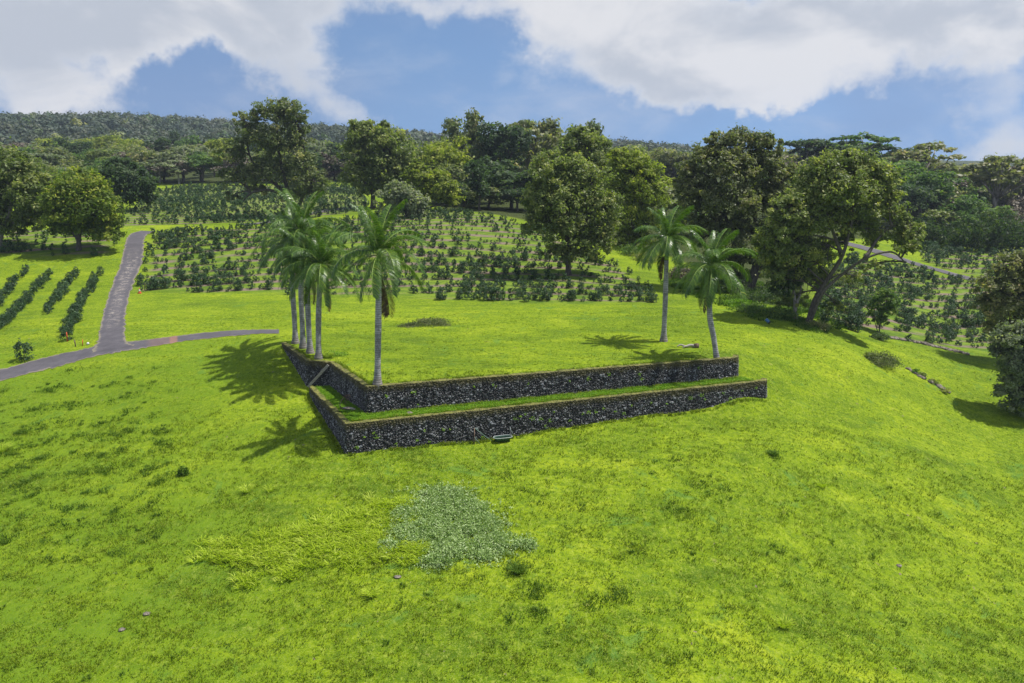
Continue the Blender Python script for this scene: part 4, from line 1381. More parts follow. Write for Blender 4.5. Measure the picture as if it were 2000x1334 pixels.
CM = []
for s in range(6):
    V, F, TT = coffee_mesh(100 + s, 34, 22, .11)
    stem = MB(); rg = np.random.default_rng(s)
    stem.tube([(0, 0, -.15), (.03, 0, .6), (0, .02, 1.5)], [.035, .028, .012], 5)
    for k in range(6):
        a = rg.uniform(0, 6.28); z = rg.uniform(.3, 1.2)
        stem.tube([(0, 0, z), (math.cos(a) * .5, math.sin(a) * .5, z + .18)], [.015, .008], 4)
    CM.append((mesh_np('coffee_leaves', V, F, M_COFFEE, {'tone': TT}), stem.mesh('coffee_stem', M_BARK)))
CSM = [coffee_mesh(200 + s, 16, 12, .20) for s in range(5)]

trunks_xy = [B[:2] for B, r in TREES]


def coffee():
    rng = np.random.default_rng(41)
    items = []   # x,y,scale,label,group
    # four hedged rows left of the lane, running down the slope
    rows = [((5, 588), (48, 532), 'outermost left'), ((-20, 668), (100, 536), 'third'), ((14, 655), (150, 534), 'second'), ((128, 668), (190, 540), 'nearest')]
    rows = [([(-45, 640), (0, 592), (25, 560), (50, 532)], 'dark coffee bush in the row nearest the left picture edge'),
            ([(-10, 655), (40, 605), (72, 568), (98, 536)], 'dark coffee bush in the third row left of the lane'),
            ([(85, 617), (112, 590), (130, 560), (148, 534)], 'dark coffee bush in the second row left of the lane'),
            ([(125, 672), (143, 630), (162, 590), (178, 560), (190, 538)], 'dark coffee bush in the row closest to the lane')]
    for pts, lab in rows:
        w = catmull(np.array([on_ground(*p)[:2] for p in pts]), 40)
        acc = 0; last = w[0]
        for q in w:
            if np.hypot(*(q - last)) > .8:
                last = q
                if rng.random() < .06: continue
                items.append((q[0] + rng.normal(0, .18), q[1] + rng.normal(0, .15), rng.uniform(.42, .74), lab, 'coffee hedgerows left of the lane'))
    q = on_ground(49, 703); items.append((q[0], q[1], 1.05, 'lone coffee bush at the verge of the bottom left road', None))
    # contour rows
    def fill(poly, sc, dens, gap, lab, grp, off=0.0, nscale=.12):
        x0, y0 = poly.min(0); x1, y1 = poly.max(0)
        xs = np.arange(x0, x1, gap)
        yy = np.arange(y0 - 20, y1 + 20, .25)
        for x in xs:
            rc = row_coord(np.full(yy.shape, x), yy) / ROWSP
            k = np.where(np.diff(np.floor(rc + .5 + 1e-9)) != 0)[0]
            for j in k:
                y = yy[j] + rng.normal(0, .45); xx = x + rng.normal(0, .35)
                if not inside(np.array([xx]), np.array([y]), poly)[0]: continue
                dn = .5 + .5 * math.sin(xx * nscale + 1.7 * math.sin(y * .09)) * math.sin(y * nscale * 1.3 + xx * .05)
                if rng.random() > dens * (.55 + .6 * dn): continue
                if min((xx - t[0]) ** 2 + (y - t[1]) ** 2 for t in trunks_xy) < 4: continue
                s = sc * (.45 + .85 * rng.random() ** 1.6) * (.75 + .5 * dn)
                items.append((xx, y, s, lab, grp, int(math.floor(row_coord(np.array([xx]), np.array([y]))[0] / ROWSP + .5))))
    fill(F_MID, .58, 1.0, .55, None, 'mid')
    fill(F_RIGHT, .74, 1.0, .66, 'coffee bush in the right field below the paved track', 'coffee bushes of the right field')
    fill(F_LEFT, .75, .8, 1.0, 'coffee bush under and beside the round tree left of the lane', 'coffee bushes around the left-hand trees')
    fill(F_FAR, .62, .85, .8, None, 'far')
    fill(F_RIGHT2, .8, .95, .8, None, 'right2')
    items = [it if len(it) == 6 else it + (None,) for it in items]
    items = [(x, y, s, l, g, hz(x, y), rw) for x, y, s, l, g, rw in items]
    def lab_mid(px):
        if px < 560: return 'coffee bush in the middle field between lane and palm cluster'
        if px < 860: return 'coffee bush in the middle field straight behind the palms'
        if px < 1100: return 'coffee bush in the middle field left of the broad field tree'
        return 'coffee bush in the middle field around the broad field tree'
    out = []
    for it in items:
        px, py = project(it[0], it[1], it[5] + .6)
        vis = -15 < px < 2015 and py < 1334
        out.append((it[1] / it[2], vis, float(px), it))
    out.sort(key=lambda a: (not a[1], a[0]))
    r0 = {}
    for _, v, _, it in out:
        if v and it[6] is not None: r0[it[4]] = min(r0.get(it[4], 1e9), it[6])
    ORD = ['front', 'second', 'third', 'fourth', 'fifth', 'sixth', 'seventh', 'eighth', 'ninth', 'tenth', 'eleventh', 'twelfth']
    cnt = 0
    VV = []; TT = []; FF = []; n0 = 0
    for dd, vis, px, (x, y, s, l, g, z, rw) in out:
        if not vis: continue
        row_w = ORD[min(11, rw - r0[g])] if rw is not None else ''
        if cnt < 298:
            cnt += 1
            if g == 'mid': l = lab_mid(px).replace('bush in', 'bush in the %s row of' % row_w); g = 'coffee bushes of the middle field'
            elif g in ('far', 'right2'): l = 'coffee bush on the higher slope'; g = 'coffee bushes higher up'
            if rw is not None and 'row' not in l: l = l.replace('coffee bush', 'coffee bush in the %s row' % row_w) if 'under' in l else l.replace('bush in', 'bush in the %s row of' % row_w)
            r = empty('coffee_bush', (x, y, z), l, 'coffee bush', g, rng.uniform(0, 6.28))
            r.scale = (s * rng.uniform(.9, 1.1), s * rng.uniform(.9, 1.1), s)
            a, b = CM[int(rng.integers(6))]
            obj('foliage', a, r); obj('stem', b, r)
        else:
            V, F, T = CSM[int(rng.integers(5))]
            a = rng.uniform(0, 6.28); c, s_ = math.cos(a), math.sin(a)
            W = V * s
            W = np.stack([W[:, 0] * c - W[:, 1] * s_ + x, W[:, 0] * s_ + W[:, 1] * c + y, W[:, 2] + z], 1)
            VV.append(W); FF.append(F + n0); TT.append(np.clip(T + rng.normal(0, .1), 0, 1)); n0 += len(V)
    o = obj('coffee_bushes', mesh_np('coffee_bushes', np.concatenate(VV), np.concatenate(FF), M_COFFEE, {'tone': np.concatenate(TT)}))
    tag(o, 'hundreds of small coffee bushes planted in contour rows up the slope', 'coffee bushes', kind='stuff')
    print('coffee', cnt, len(VV))


coffee()

# ------------------------------------------------------------------ royal palms


def frond_mesh(seed, kind):
    """frond in the x-z plane: starts at origin, grows along +x; kind sets how it arches"""
    rng = np.random.default_rng(seed)
    L = {'up': 4.5, 'arch': 4.8, 'mid': 4.8, 'low': 4.5, 'hang': 4.2}[kind]
    a0, a1 = {'up': (82, 28), 'arch': (60, -35), 'mid': (34, -72), 'low': (-5, -75), 'hang': (-50, -86)}[kind]
    n = 46
    ang = np.radians(a0 + (a1 - a0) * np.linspace(0, 1, n) ** 1.15)
    ds = L / (n - 1)
    pts = np.zeros((n, 3))
    side = rng.normal(0, .05)
    for i in range(1, n):
        pts[i] = pts[i - 1] + ds * np.array([math.cos(ang[i]), side * (i / n), math.sin(ang[i])])
    V = []; F = []; T = []
    k = 0
    for i in range(5, n):
        f = i / (n - 1)
        tan = pts[i] - pts[i - 1]; tan /= np.linalg.norm(tan)
        nrm = np.array([-tan[2], 0, tan[0]])
        ll = 1.0 * (math.sin(math.pi * (.12 + .80 * f)) ** .55)
        for sgn in (-1, 1):
            for rep in range(3):
                l = ll * rng.uniform(.8, 1.12)
                w = .026
                lift = rng.uniform(-.25, .55)
                d0 = np.array([0, sgn, 0]) * .80 + tan * rng.uniform(.35, .65) + nrm * lift * .6
                d0 /= np.linalg.norm(d0)
                p0 = pts[i] - tan * ds * rng.uniform(0, 1)
                droop = np.array([0, 0, -1.0])
                p1 = p0 + d0 * l * .42 + droop * .04 * l
                p2 = p0 + d0 * l * .72 + droop * l * .22
                p3 = p0 + d0 * l * .90 + droop * l * .52
                s = np.cross(d0, nrm); s /= (np.linalg.norm(s) + 1e-9)
                s = s * .6 + tan * .6
                V += [p0 - s * w * .6, p0 + s * w * .6, p1 - s * w, p1 + s * w, p2 - s * w * .75, p2 + s * w * .75, p3]
                F += [(k, k + 1, k + 3, k + 2), (k + 2, k + 3, k + 5, k + 4), (k + 4, k + 5, k + 6, k + 6)]
                t = np.clip(rng.normal(.5, .16), 0, 1); T += [t] * 7
                k += 7
    mb = MB(); mb.add(V, F, np.array(T))
    leaf = mb.mesh('frond_leaflets', M_PALM if kind != 'dead' else M_PALM_DEAD, smooth=False)
    r = MB(); r.tube(pts[::3], np.linspace(.055, .01, len(pts[::3])), 6)
    return leaf, r.mesh('frond_rachis', M_RACHIS), mb, r


FR = {k: [frond_mesh(300 + 10 * j + i, k) for i in range(3)] for j, k in enumerate(('up', 'arch', 'mid', 'low', 'hang'))}
FRD = []
for i in range(2):
    mb = frond_mesh(390 + i, 'hang')[2]
    FRD.append(mb.mesh('dead_frond', M_PALM_DEAD, smooth=False))


def palm(px, py, path_px, hub_px, label, seed, spread=1.0, droop=0, dead=1, zbase=0.0):
    rng = np.random.default_rng(seed)
    B = PZ(px, py, zbase); B[2] = hz(B[0], B[1]); D = B[1]
    pts = [np.array([0, 0, -.2])] + [P(a, b, D) - B for a, b in path_px] + [P(hub_px[0], hub_px[1], D) - B]
    path = catmull(pts, 8)
    hub = path[-1]
    root = empty('royal_palm', B, label, 'palm tree', 'royal palms on the raised lawn')
    zz = path[:, 2]; H = hub[2]
    shaft = 1.5
    keep = zz <= H - shaft * .95
    rad = np.interp(zz / H, [0, .015, .06, .16, .45, .8, 1], [.42, .36, .265, .215, .235, .19, .15])
    t = MB(); t.tube(path[keep], rad[keep], 14)
    obj('trunk', t.mesh('palm_trunk', M_PTRUNK), root)
    sh = np.array([path[keep][-1], path[keep][-1] + (hub - path[keep][-1]) * .3, path[keep][-1] + (hub - path[keep][-1]) * .7, hub])
    s = MB(); s.tube(sh, [.19, .20, .15, .09], 12)
    obj('crownshaft', s.mesh('palm_shaft', M_SHAFT), root)
    def put(me_leaf, me_r, az, tilt, sc, nm='frond'):
        o = obj(nm, me_leaf, root)
        o.location = tuple(hub - np.array([0, 0, rng.uniform(0, .18)]))
        o.rotation_euler = (rng.uniform(-.15, .15), tilt, az)
        o.scale = (sc,) * 3
        if me_r is not None: obj('rachis', me_r, o)
        return o
    plan = ['up'] * 5 + ['arch'] * 6 + ['mid'] * 6 + ['low'] * (5 + droop) + ['hang'] * (1 + droop)
    az = rng.uniform(0, 6.28)
    for k in plan:
        az += 2.399963
        a, b, _, _ = FR[k][int(rng.integers(3))]
        put(a, b, az + rng.normal(0, .15), rng.uniform(-.12, .12), spread * rng.uniform(.82, 1.0))
    for i in range(dead):
        o = put(FRD[i % 2], None, rng.uniform(0, 6.28), rng.uniform(.1, .3), .8 if dead > 1 else .6, 'dead_frond')
        o.location = tuple(hub - np.array([0, 0, 1.3])); o['label'] = 'brown dead frond hanging down'
    # flower stalk cluster below the shaft
    fc = MB()
    base = path[keep][-1]
    for q in range(2):
        a = rng.uniform(0, 6.28)
        for j in range(24):
            b_ = a + rng.normal(0, .5); r = rng.uniform(.3, .75)
            p1 = base + np.array([math.cos(b_) * r * .6, math.sin(b_) * r * .6, rng.uniform(-.1, .25)])
            fc.tube([base + np.array([math.cos(a), math.sin(a), 0]) * .15, p1, p1 + np.array([math.cos(b_) * .12, math.sin(b_) * .12, -rng.uniform(.3, .7)])], [.016, .012, .006], 3)
    obj('flower_stalk', fc.mesh('palm_flowers', M_FLOWER if seed % 2 else M_PALM_DEAD), root)
    return root


M_FLOWER = plain_mat('palm_flower', (.16, .13, .03), (.30, .26, .06), 6.0)
palm(577, 668, [(575, 620), (572, 570)], (572, 478), 'rearmost palm of the left cluster, beside the driveway end', 51, 0.95)
palm(592, 680, [(590, 620), (588, 560)], (592, 452), 'second palm from the rear in the left cluster, with the highest crown', 52, 1.0)
palm(606, 690, [(603, 640), (601, 590)], (601, 505), 'third palm of the left cluster with a brown-stained trunk base', 53, .9, 1)
palm(622, 701, [(622, 640), (623, 590)], (627, 517), 'pale-trunked front palm of the left cluster near the wall jog', 54, .95, 1)
palm(737, 753, [(738, 690), (739, 620)], (740, 494), 'solitary tall palm at the front corner of the raised lawn', 55, 1.0, 0, 2)
palm(1296, 666, [(1298, 620), (1300, 570)], (1303, 466), 'straight taller palm of the right pair', 56, .9, 1)
palm(1403, 696, [(1394, 660), (1386, 610)], (1390, 520), 'curved-trunk shorter palm at the right corner of the raised lawn', 57, .92, 3, 1)

# ------------------------------------------------------------------ ground plants


def blades(centres, n_per, h, w, rng, spread, tone, lean=.45, curve=.5):
    """grass blades: two-segment ribbons"""
    m = len(centres); idx = np.repeat(np.arange(m), n_per); N = len(idx)
    a = rng.uniform(0, 2 * math.pi, N); rr = np.sqrt(rng.random(N)) * np.asarray(spread)[idx] if np.ndim(spread) else np.sqrt(rng.random(N)) * spread
    p0 = centres[idx] + np.stack([np.cos(a) * rr, np.sin(a) * rr, np.zeros(N)], 1)
    hh = (np.asarray(h)[idx] if np.ndim(h) else h) * rng.uniform(.55, 1.25, N)
    az = a + rng.normal(0, .7, N); ln = np.abs(rng.normal(lean, .2, N))
    d = np.stack([np.cos(az) * ln, np.sin(az) * ln, np.ones(N)], 1); d /= np.linalg.norm(d, axis=1)[:, None]
    d2 = np.stack([np.cos(az) * (ln + curve), np.sin(az) * (ln + curve), np.full(N, .45)], 1); d2 /= np.linalg.norm(d2, axis=1)[:, None]
    p1 = p0 + d * (hh * .6)[:, None]; p2 = p1 + d2 * (hh * .55)[:, None]
    fz = rng.uniform(0, 2 * math.pi, N)
    s = np.stack([np.cos(fz), np.sin(fz), np.zeros(N)], 1) * (w * rng.uniform(.7, 1.3, N))[:, None]
    p0[:, 2] -= .02
    V = np.stack([p0 - s, p0 + s, p1 + s * .8, p1 - s * .8, p2], 1).reshape(-1, 3)
    b = np.arange(N) * 5
    Q = np.stack([b, b + 1, b + 2, b + 3], 1); Tt = np.stack([b + 3, b + 2, b + 4], 1)
    t = np.clip(np.asarray(tone)[idx] + rng.normal(0, .12, N), 0, 1) if np.ndim(tone) else np.clip(tone + rng.normal(0, .15, N), 0, 1)
    return V, [Q, Tt], np.repeat(t, 5)


def ground_ok(x, y):
    """not on walls or lanes"""
    d = np.minimum(dist_line(x, y, UP), dist_line(x, y, LO))
    return d > .35


road_pts = [on_ground(a, b)[:2] for a, b in ((-60, 752), (0, 733), (90, 710), (160, 693), (230, 680), (275, 673), (340, 663), (400, 656), (470, 650), (548, 648))]
lane_pts = [on_ground(a, b)[:2] for a, b in ((225, 680), (218, 650), (225, 607), (238, 562), (258, 512), (262, 478))]


def lawn_grass():
    rng = np.random.default_rng(3)
    n = 120000
    w = rng.uniform(math.log(58), math.log(118), n); u = rng.uniform(-.55, .55, n)
    y = np.exp(w) - 32; x = u * np.exp(w)
    ok = (np.abs(x) < y * .70 + 3) & ground_ok(x, y) & (dist_line(x, y, road_pts) > 1.9) & (dist_line(x, y, lane_pts) > 2.0)
    x = x[ok]; y = y[ok]
    patch = np.sin(x * .9 + 2 * np.sin(y * .5)) * np.sin(y * 1.1 + np.sin(x * .7)) + .7 * np.sin(x * 2.3 + y * 1.9) * np.sin(y * 2.7 - x)
    keep = rng.random(len(x)) < np.where(y < 60, .5 + .35 * patch, .22 + .12 * patch)
    x = x[keep]; y = y[keep]; patch = patch[keep]
    z = height(x, y)
    tone = np.clip(.5 + .15 * patch + rng.normal(0, .12, len(x)), 0, 1)
    h = np.where(y < 60, .15, .10) * (1 + .3 * patch)
    V, F, T = blades(np.stack([x, y, z], 1), 5, h, .016, rng, .16, tone)
    o = obj('grass', mesh_np('lawn_grass', V, F, M_GRASS, {'tone': T}))
    tag(o, 'short bright green grass of the lawn', 'grass', kind='stuff')
    print('grass', len(x))


lawn_grass()


def tuft_patch():
    """darker unmown tufts: in bands on the left slope, scattered in front"""
    rng = np.random.default_rng(13)
    C = []; S = []
    for _ in range(9000):
        px = rng.uniform(-30, 345); py = rng.uniform(715, 1100)
        f = .5 + .5 * math.sin((py + px * .28 + 14 * math.sin(px * .021)) / 33 * 2 * math.pi)
        dn = f ** 2.0 * (1 if px < 320 else .3) * (.35 + .65 * (math.sin(px * .045 + py * .02) > -.3))
        if py > 950: dn *= .45
        if py < 760 + (300 - px) * .0 and py < 745: dn *= .2
        if rng.random() < dn * .34: C.append((px, py))
    for _ in range(5200):
        px = rng.uniform(980, 1560); py = rng.uniform(880, 1300)
        dn = max(0, math.sin(px * .031 + 2 * math.sin(py * .02)) * math.sin(py * .043 + px * .01))
        if rng.random() < dn * .12 * (1 if px + py * .6 < 2000 else .4): C.append((px, py))
    for _ in range(160):
        C.append((rng.uniform(0, 2000), rng.uniform(900, 1334)))
    for (cx, cy, n) in ((1010, 1110, 14), (1040, 1150, 16), (1400, 965, 10), (1050, 1200, 8), (1200, 1170, 8), (1330, 1000, 10), (1160, 1180, 8), (1510, 890, 7), (310, 845, 12), (325, 870, 12), (15, 880, 10), (40, 960, 8), (230, 1000, 8)):
        for _ in range(n): C.append((cx + rng.normal(0, 14), cy + rng.normal(0, 7)))
    C = [on_ground(px, py, 25, 90) for px, py in C]
    C = np.array(C); ok = ground_ok(C[:, 0], C[:, 1]) & (dist_line(C[:, 0], C[:, 1], road_pts) > 2.4) & (C[:, 2] < -.5); C = C[ok]
    tone = np.clip(rng.normal(.5, .2, len(C)), 0, 1)
    V, F, T = blades(C, 34, rng.uniform(.08, .26, len(C)), .017, rng, rng.uniform(.15, .6, len(C)), tone, .5)
    o = obj('grass', mesh_np('grass_tufts', V, F, M_TUFT, {'tone': T}))
    tag(o, 'darker unmown grass tufts dotted over the slopes', 'grass', kind='stuff')
    print('tufts', len(C))


tuft_patch()


def bank_growth():
    rng = np.random.default_rng(33)
    poly = ground_poly([(1290, 552), (1380, 588), (1480, 626), (1600, 652), (1660, 640), (1620, 600), (1450, 545), (1340, 510)])
    x0, y0 = poly.min(0); x1, y1 = poly.max(0)
    x = rng.uniform(x0, x1, 6000); y = rng.uniform(y0, y1, 6000)
    ok = inside(x, y, poly) & (rng.random(6000) < .35 + .5 * np.sin(x * .8 + np.sin(y)) * np.sin(y * .7))
    x = x[ok]; y = y[ok]
    V, F, T = blades(np.column_stack([x, y, height(x, y)]), 26, rng.uniform(.2, .6, len(x)), .03, rng, .45, np.clip(rng.normal(.35, .22, len(x)), 0, 1), .6, .7)
    o = obj('grass', mesh_np('bank_growth', V, F, M_TUFT, {'tone': T}))
    tag(o, 'rank dark grass on the bank below the right-hand trees', 'grass', kind='stuff')


bank_growth()


def in_blobs(px, py, blobs):
    return max(1 - math.hypot((px - a) / r, (py - b) / s) for a, b, r, s in blobs)


def tall_grass():
    rng = np.random.default_rng(14)
    blobs = [(770, 1010, 60, 40), (700, 1040, 90, 45), (620, 1060, 90, 40), (540, 1080, 80, 34), (470, 1085, 60, 30), (430, 1080, 45, 26), (720, 1085, 70, 28), (800, 1075, 40, 24), (560, 1125, 26, 14), (485, 1135, 24, 14)]
    C = []; h = []
    while len(C) < 520:
        px = rng.uniform(370, 850); py = rng.uniform(970, 1150)
        v = in_blobs(px, py, blobs)
        if v > -.25 and rng.random() < .10 + max(v, 0) * 1.2: C.append(on_ground(px, py, 25, 90)); h.append(rng.uniform(.35, .75))
    C = np.array(C)
    V, F, T = blades(C, 34, np.array(h) * .8, .026, rng, .34, np.clip(rng.normal(.5, .25, len(C)), 0, 1), .9, 1.2)
    o = obj('grass', mesh_np('tall_grass', V, F, M_TALLGRASS, {'tone': T}))
    tag(o, 'patch of tall bright yellow-green grass beside the pale ground cover', 'grass', kind='stuff')


tall_grass()


def cover_patch():
    rng = np.random.default_rng(15)
    blobs = [(870, 975, 60, 26), (850, 1000, 70, 34), (900, 1000, 60, 30), (930, 1030, 60, 30), (850, 1040, 80, 36), (800, 1045, 50, 26), (880, 1075, 60, 26), (850, 1100, 36, 14), (960, 1065, 50, 26), (1020, 1068, 34, 11), (760, 1070, 24, 12), (945, 1090, 28, 12), (790, 1010, 30, 24)]
    C = []; T = []; H = []
    while len(C) < 4400:
        px = rng.uniform(740, 1050); py = rng.uniform(940, 1120)
        v = in_blobs(px, py, blobs)
        hole = math.sin(px * .16 + 2 * math.sin(py * .19)) * math.sin(py * .31 + px * .07) + .5 * math.sin(px * .43) * math.sin(py * .5 + 1)
        if v > -.7 and rng.random() < ((.035 if v < -.25 else .12) + 1.6 * max(v, 0)) * (.25 + .75 * (hole < .35)):
            C.append((px, py)); H.append(min(.4, .10 + max(v, 0) * .6) * rng.uniform(.45, 1.1))
    # ground points by interpolation of a small table
    gx, gy = np.meshgrid(np.linspace(740, 1050, 16), np.linspace(935, 1125, 12))
    tab = np.array([[on_ground(a, b, 25, 90) for a, b in zip(r1, r2)] for r1, r2 in zip(gx, gy)])
    C = np.array(C)
    fx = (C[:, 0] - 740) / 310 * 15; fy = np.clip((C[:, 1] - 935) / 190 * 11, 0, 10.999); ix = np.clip(fx.astype(int), 0, 14); iy = fy.astype(int)
    ax = (fx - ix)[:, None]; ay = (fy - iy)[:, None]
    G = (tab[iy, ix] * (1 - ax) + tab[iy, ix + 1] * ax) * (1 - ay) + (tab[iy + 1, ix] * (1 - ax) + tab[iy + 1, ix + 1] * ax) * ay
    H = np.array(H)
    k = 11
    idx = np.repeat(np.arange(len(G)), k)
    pos = G[idx] + rng.normal(0, .09, (len(idx), 3)) * (1, 1, .6)
    pos[:, 2] += H[idx] * rng.uniform(.55, 1.05, len(idx))
    tone = np.clip(rng.normal(.5, .25, len(G))[idx] + rng.normal(0, .1, len(idx)), 0, 1)
    V, F, TT = cards(pos, .055, tone, rng, aspect=.62, up=.35)
    mb = MB()
    st = G[::6]
    for q in range(0, len(st)):
        mb.tube([st[q], st[q] + np.array([rng.normal(0, .05), rng.normal(0, .05), .3])], [.008, .004], 3)
    me = mesh_np('ground_cover', V, F, M_COVER, {'tone': TT})
    o = obj('ground_cover', me)
    tag(o, 'spreading patch of pale grey-green ground cover in the front lawn', 'ground cover', kind='stuff')
    o2 = obj('stems', mb.mesh('cover_stems', M_BARK), o)


cover_patch()


def bush(name, label, cat, px, py, w, h, mat, seed, n=900, leaf=.07, group=None, spiky=False):
    rng = np.random.default_rng(seed)
    G = on_ground(px, py, 25, 140)
    root = empty(name, G, label, cat, group)
    k = max(5, int(n / 30))
    d = rng.normal(size=(k, 3)); d /= np.linalg.norm(d, axis=1)[:, None]; d[:, 2] = np.abs(d[:, 2])
    c = d * rng.uniform(.55, 1, k)[:, None] * (w / 2, w / 2 * .8, h * .85)
    idx = np.repeat(np.arange(k), n // k)
    q = rng.normal(0, .12, (len(idx), 3)) * (w, w, h) * .7
    V, F, T = cards(np.maximum(c[idx] + q, (-99, -99, .02)), leaf, np.clip(rng.normal(.5, .2, k)[idx] + rng.normal(0, .1, len(idx)), 0, 1), rng, aspect=.4, radial=q * 3, up=.5)
    obj('foliage', mesh_np(name, V, F, mat, {'tone': T}), root)
    mb = MB()
    for i in range(min(k, 26)):
        limb(mb, (0, 0, -.05), c[i] * 1.05, .018, .006, rng, n=4, sides=4)
    obj('stem', mb.mesh(name + '_stem', M_BARK), root)
    return root


bush('round_bush', 'small round dark green bush alone on the left slope', 'bush', 359, 927, .75, .75, M_TUFT, 61, 1400, .07)
bush('scrub', 'wiry grey-brown scrub on the right lawn before the slender tree', 'scrub', 1722, 712, 3.6, 1.5, M_WEED, 62, 3000, .085)
bush('scrub', 'low dark scrub clump joined to the left of the wiry scrub', 'scrub', 1700, 700, 1.8, .8, M_LEAF_OLIVE, 63, 1200, .08)
bush('weed_clump', 'long low brownish weed clump in the middle of the raised lawn', 'weeds', 842, 634, 4.0, .75, M_WEED, 64, 2600, .08)
bush('weed_clump', 'flat greenish weeds trailing left of the brownish weed clump', 'weeds', 802, 637, 2.4, .35, M_WEED, 65, 900, .07)
bush('weed_clump', 'low green weeds at the foot of the palm cluster', 'weeds', 655, 693, 2.2, .3, M_WALLWEED, 66, 900, .07)
bush('undergrowth_bush', 'dark bush at the foot of the slender tree', 'bush', 1716, 662, 2.4, .9, M_LEAF_DARK, 67, 1400, .09)
bush('undergrowth_bush', 'dark bush at the foot of the leaning trunks', 'bush', 1592, 640, 3.0, .9, M_LEAF_RUST, 68, 1500, .09)
bush('yellow_shrub', 'small yellow-leaved plant at the head of the weedy wall line', 'plant', 1786, 728, .9, .5, M_WALLWEED, 69, 500, .08)
for i, (px, py, w) in enumerate(((1800, 735, 1.2), (1822, 748, 1.2), (1845, 766, 1.0))):
    bush('weed_clump', 'weed clump %s the low broken stone line on the right lawn' % ('at the upper end of', 'in the middle of', 'at the lower end of')[i], 'weeds', px, py, w, .5, M_LEAF_OLIVE, 70 + i, 500, .08, 'weeds on the broken stone line')
for i, (px, py, w, h, mat, lab) in enumerate((
    (1232, 498, 4.0, 2.0, M_LEAF_GREEN, 'rounded green bush at the upper corner of the middle field'),
    (1262, 510, 4.5, 1.8, M_LEAF_EUC, 'grey-green bush behind the taller right palm'),
    (1330, 545, 4.0, 2.0, M_LEAF_BROWN, 'tangle of dead brown branches between the right palms'),
    (1372, 552, 4.0, 2.2, M_LEAF_DARK, 'dark bush behind the curved palm crown'),
    (1425, 572, 5.0, 2.4, M_LEAF_DARK, 'dark undergrowth left of the rust-tinted tree trunks'),
    (1490, 590, 5.0, 2.2, M_LEAF_DARK, 'dark undergrowth right of the rust-tinted tree trunks'),
    (1470, 608, 3.6, 1.1, M_LEAF_GREEN, 'light green weeds at the lawn edge below the rust-tinted tree'),
    (1520, 620, 4.0, 1.3, M_LEAF_GREEN, 'green undergrowth left of the slim pale-barked tree'),
    (1440, 598, 3.0, .9, M_WALLWEED, 'yellow-green weeds at the lawn edge near the curved palm'),
    (1650, 560, 5.0, 3.0, M_LEAF_EUC, 'grey-green bush behind the leaning trunks'))):
    bush('undergrowth_bush', lab, 'bush', px, py, w, h, mat, 80 + i, 1900, .13)


def clump(label, px, py, h, n, mat, seed, sp=.16, group=None, wd=.016):
    rng = np.random.default_rng(seed)
    G = on_ground(px, py, 25, 110)
    V, F, T = blades(np.zeros((1, 3)), n, h, wd, rng, sp, .6, .75, 1.0)
    o = obj('grass_clump', mesh_np('grass_clump', V, F, mat, {'tone': T}), loc=G)
    return tag(o, label, 'grass clump', group)


clump('isolated pale spiky grass clump below the ground cover patch', 726, 1165, .62, 150, M_TALLGRASS, 1)
clump('isolated pale spiky grass clump near the bottom right', 1531, 1226, .62, 150, M_TALLGRASS, 2)
clump('spiky grass clump on the slope, left one of the pair above the tall grass', 482, 962, .7, 110, M_TALLGRASS, 3)
clump('smaller spiky grass clump right of its neighbour above the tall grass', 527, 960, .5, 70, M_TALLGRASS, 4)
clump('thin pale grass clump on the front slope at right', 1605, 950, .6, 90, M_TALLGRASS, 5, .25)
clump('drooping pale grass clump at the left picture edge', 3, 882, .8, 170, M_TALLGRASS, 6, .3)
clump('fresh green grass clump beside the left palm cluster', 640, 697, .5, 170, M_TALLGRASS, 7, .4)
clump('small dark grass clump below the right wall end', 1509, 889, .45, 170, M_TUFT, 8, .22)
clump('dark grass clump right of the ground cover', 1012, 1118, .6, 190, M_TUFT, 9, .25)


def terrace_grass():
    """lush strip on the terrace and weeds rooted in the wall joints"""
    rng = np.random.default_rng(20)
    C = []
    while len(C) < 2600:
        t = rng.random(); q = rng.random()
        A = L1 + (L0 - L1) * t; B = C1 + (C0 - C1) * t
        p = A * (1 - q) + B * q
        if q < .2 or q > .93: continue
        C.append((p[0], p[1]))
    while len(C) < 3300:
        t = rng.random(); q = rng.uniform(.2, .9)
        p = (L2 + (L1 - L2) * t) * (1 - q) + (C2 + (C1 - C2) * t) * q
        C.append((p[0], p[1]))
    C = np.array(C); z = height(C[:, 0], C[:, 1])
    V, F, T = blades(np.column_stack([C, z]), 14, .17, .016, rng, .14, np.clip(rng.normal(.45, .15, len(C)), 0, 1))
    o = obj('grass', mesh_np('terrace_grass', V, F, M_TERR, {'tone': T}))
    tag(o, 'lush green grass on the narrow terrace between the two walls', 'grass', kind='stuff')
    # fringe along wall feet and rims
    C = []
    for (A, B, out, zoff) in ((L1, L0, .42, None), (L2, L1, .42, None), (C3, C4, .40, None), (C1, C0, -.5, None), (C2, C1, -.5, None), (L1, L0, -.48, None), (C1, C0, .38, None)):
        L = np.linalg.norm((B - A)[:2]); d = (B - A)[:2] / L; nr = np.array([d[1], -d[0]])
        m = int(L * 9)
        s = rng.uniform(0, 1, m); o_ = out + rng.normal(0, .07, m) * np.sign(out)
        C.append(A[:2] + (B - A)[:2] * s[:, None] + nr * o_[:, None])
    C = np.concatenate(C); z = height(C[:, 0], C[:, 1])
    V, F, T = blades(np.column_stack([C, z]), 9, .26, .016, rng, .12, np.clip(rng.normal(.5, .2, len(C)), 0, 1))
    o = obj('grass', mesh_np('fringe_grass', V, F, M_GRASS, {'tone': T}))
    tag(o, 'longer grass fringe growing along the feet and rims of the stone walls', 'grass', kind='stuff')


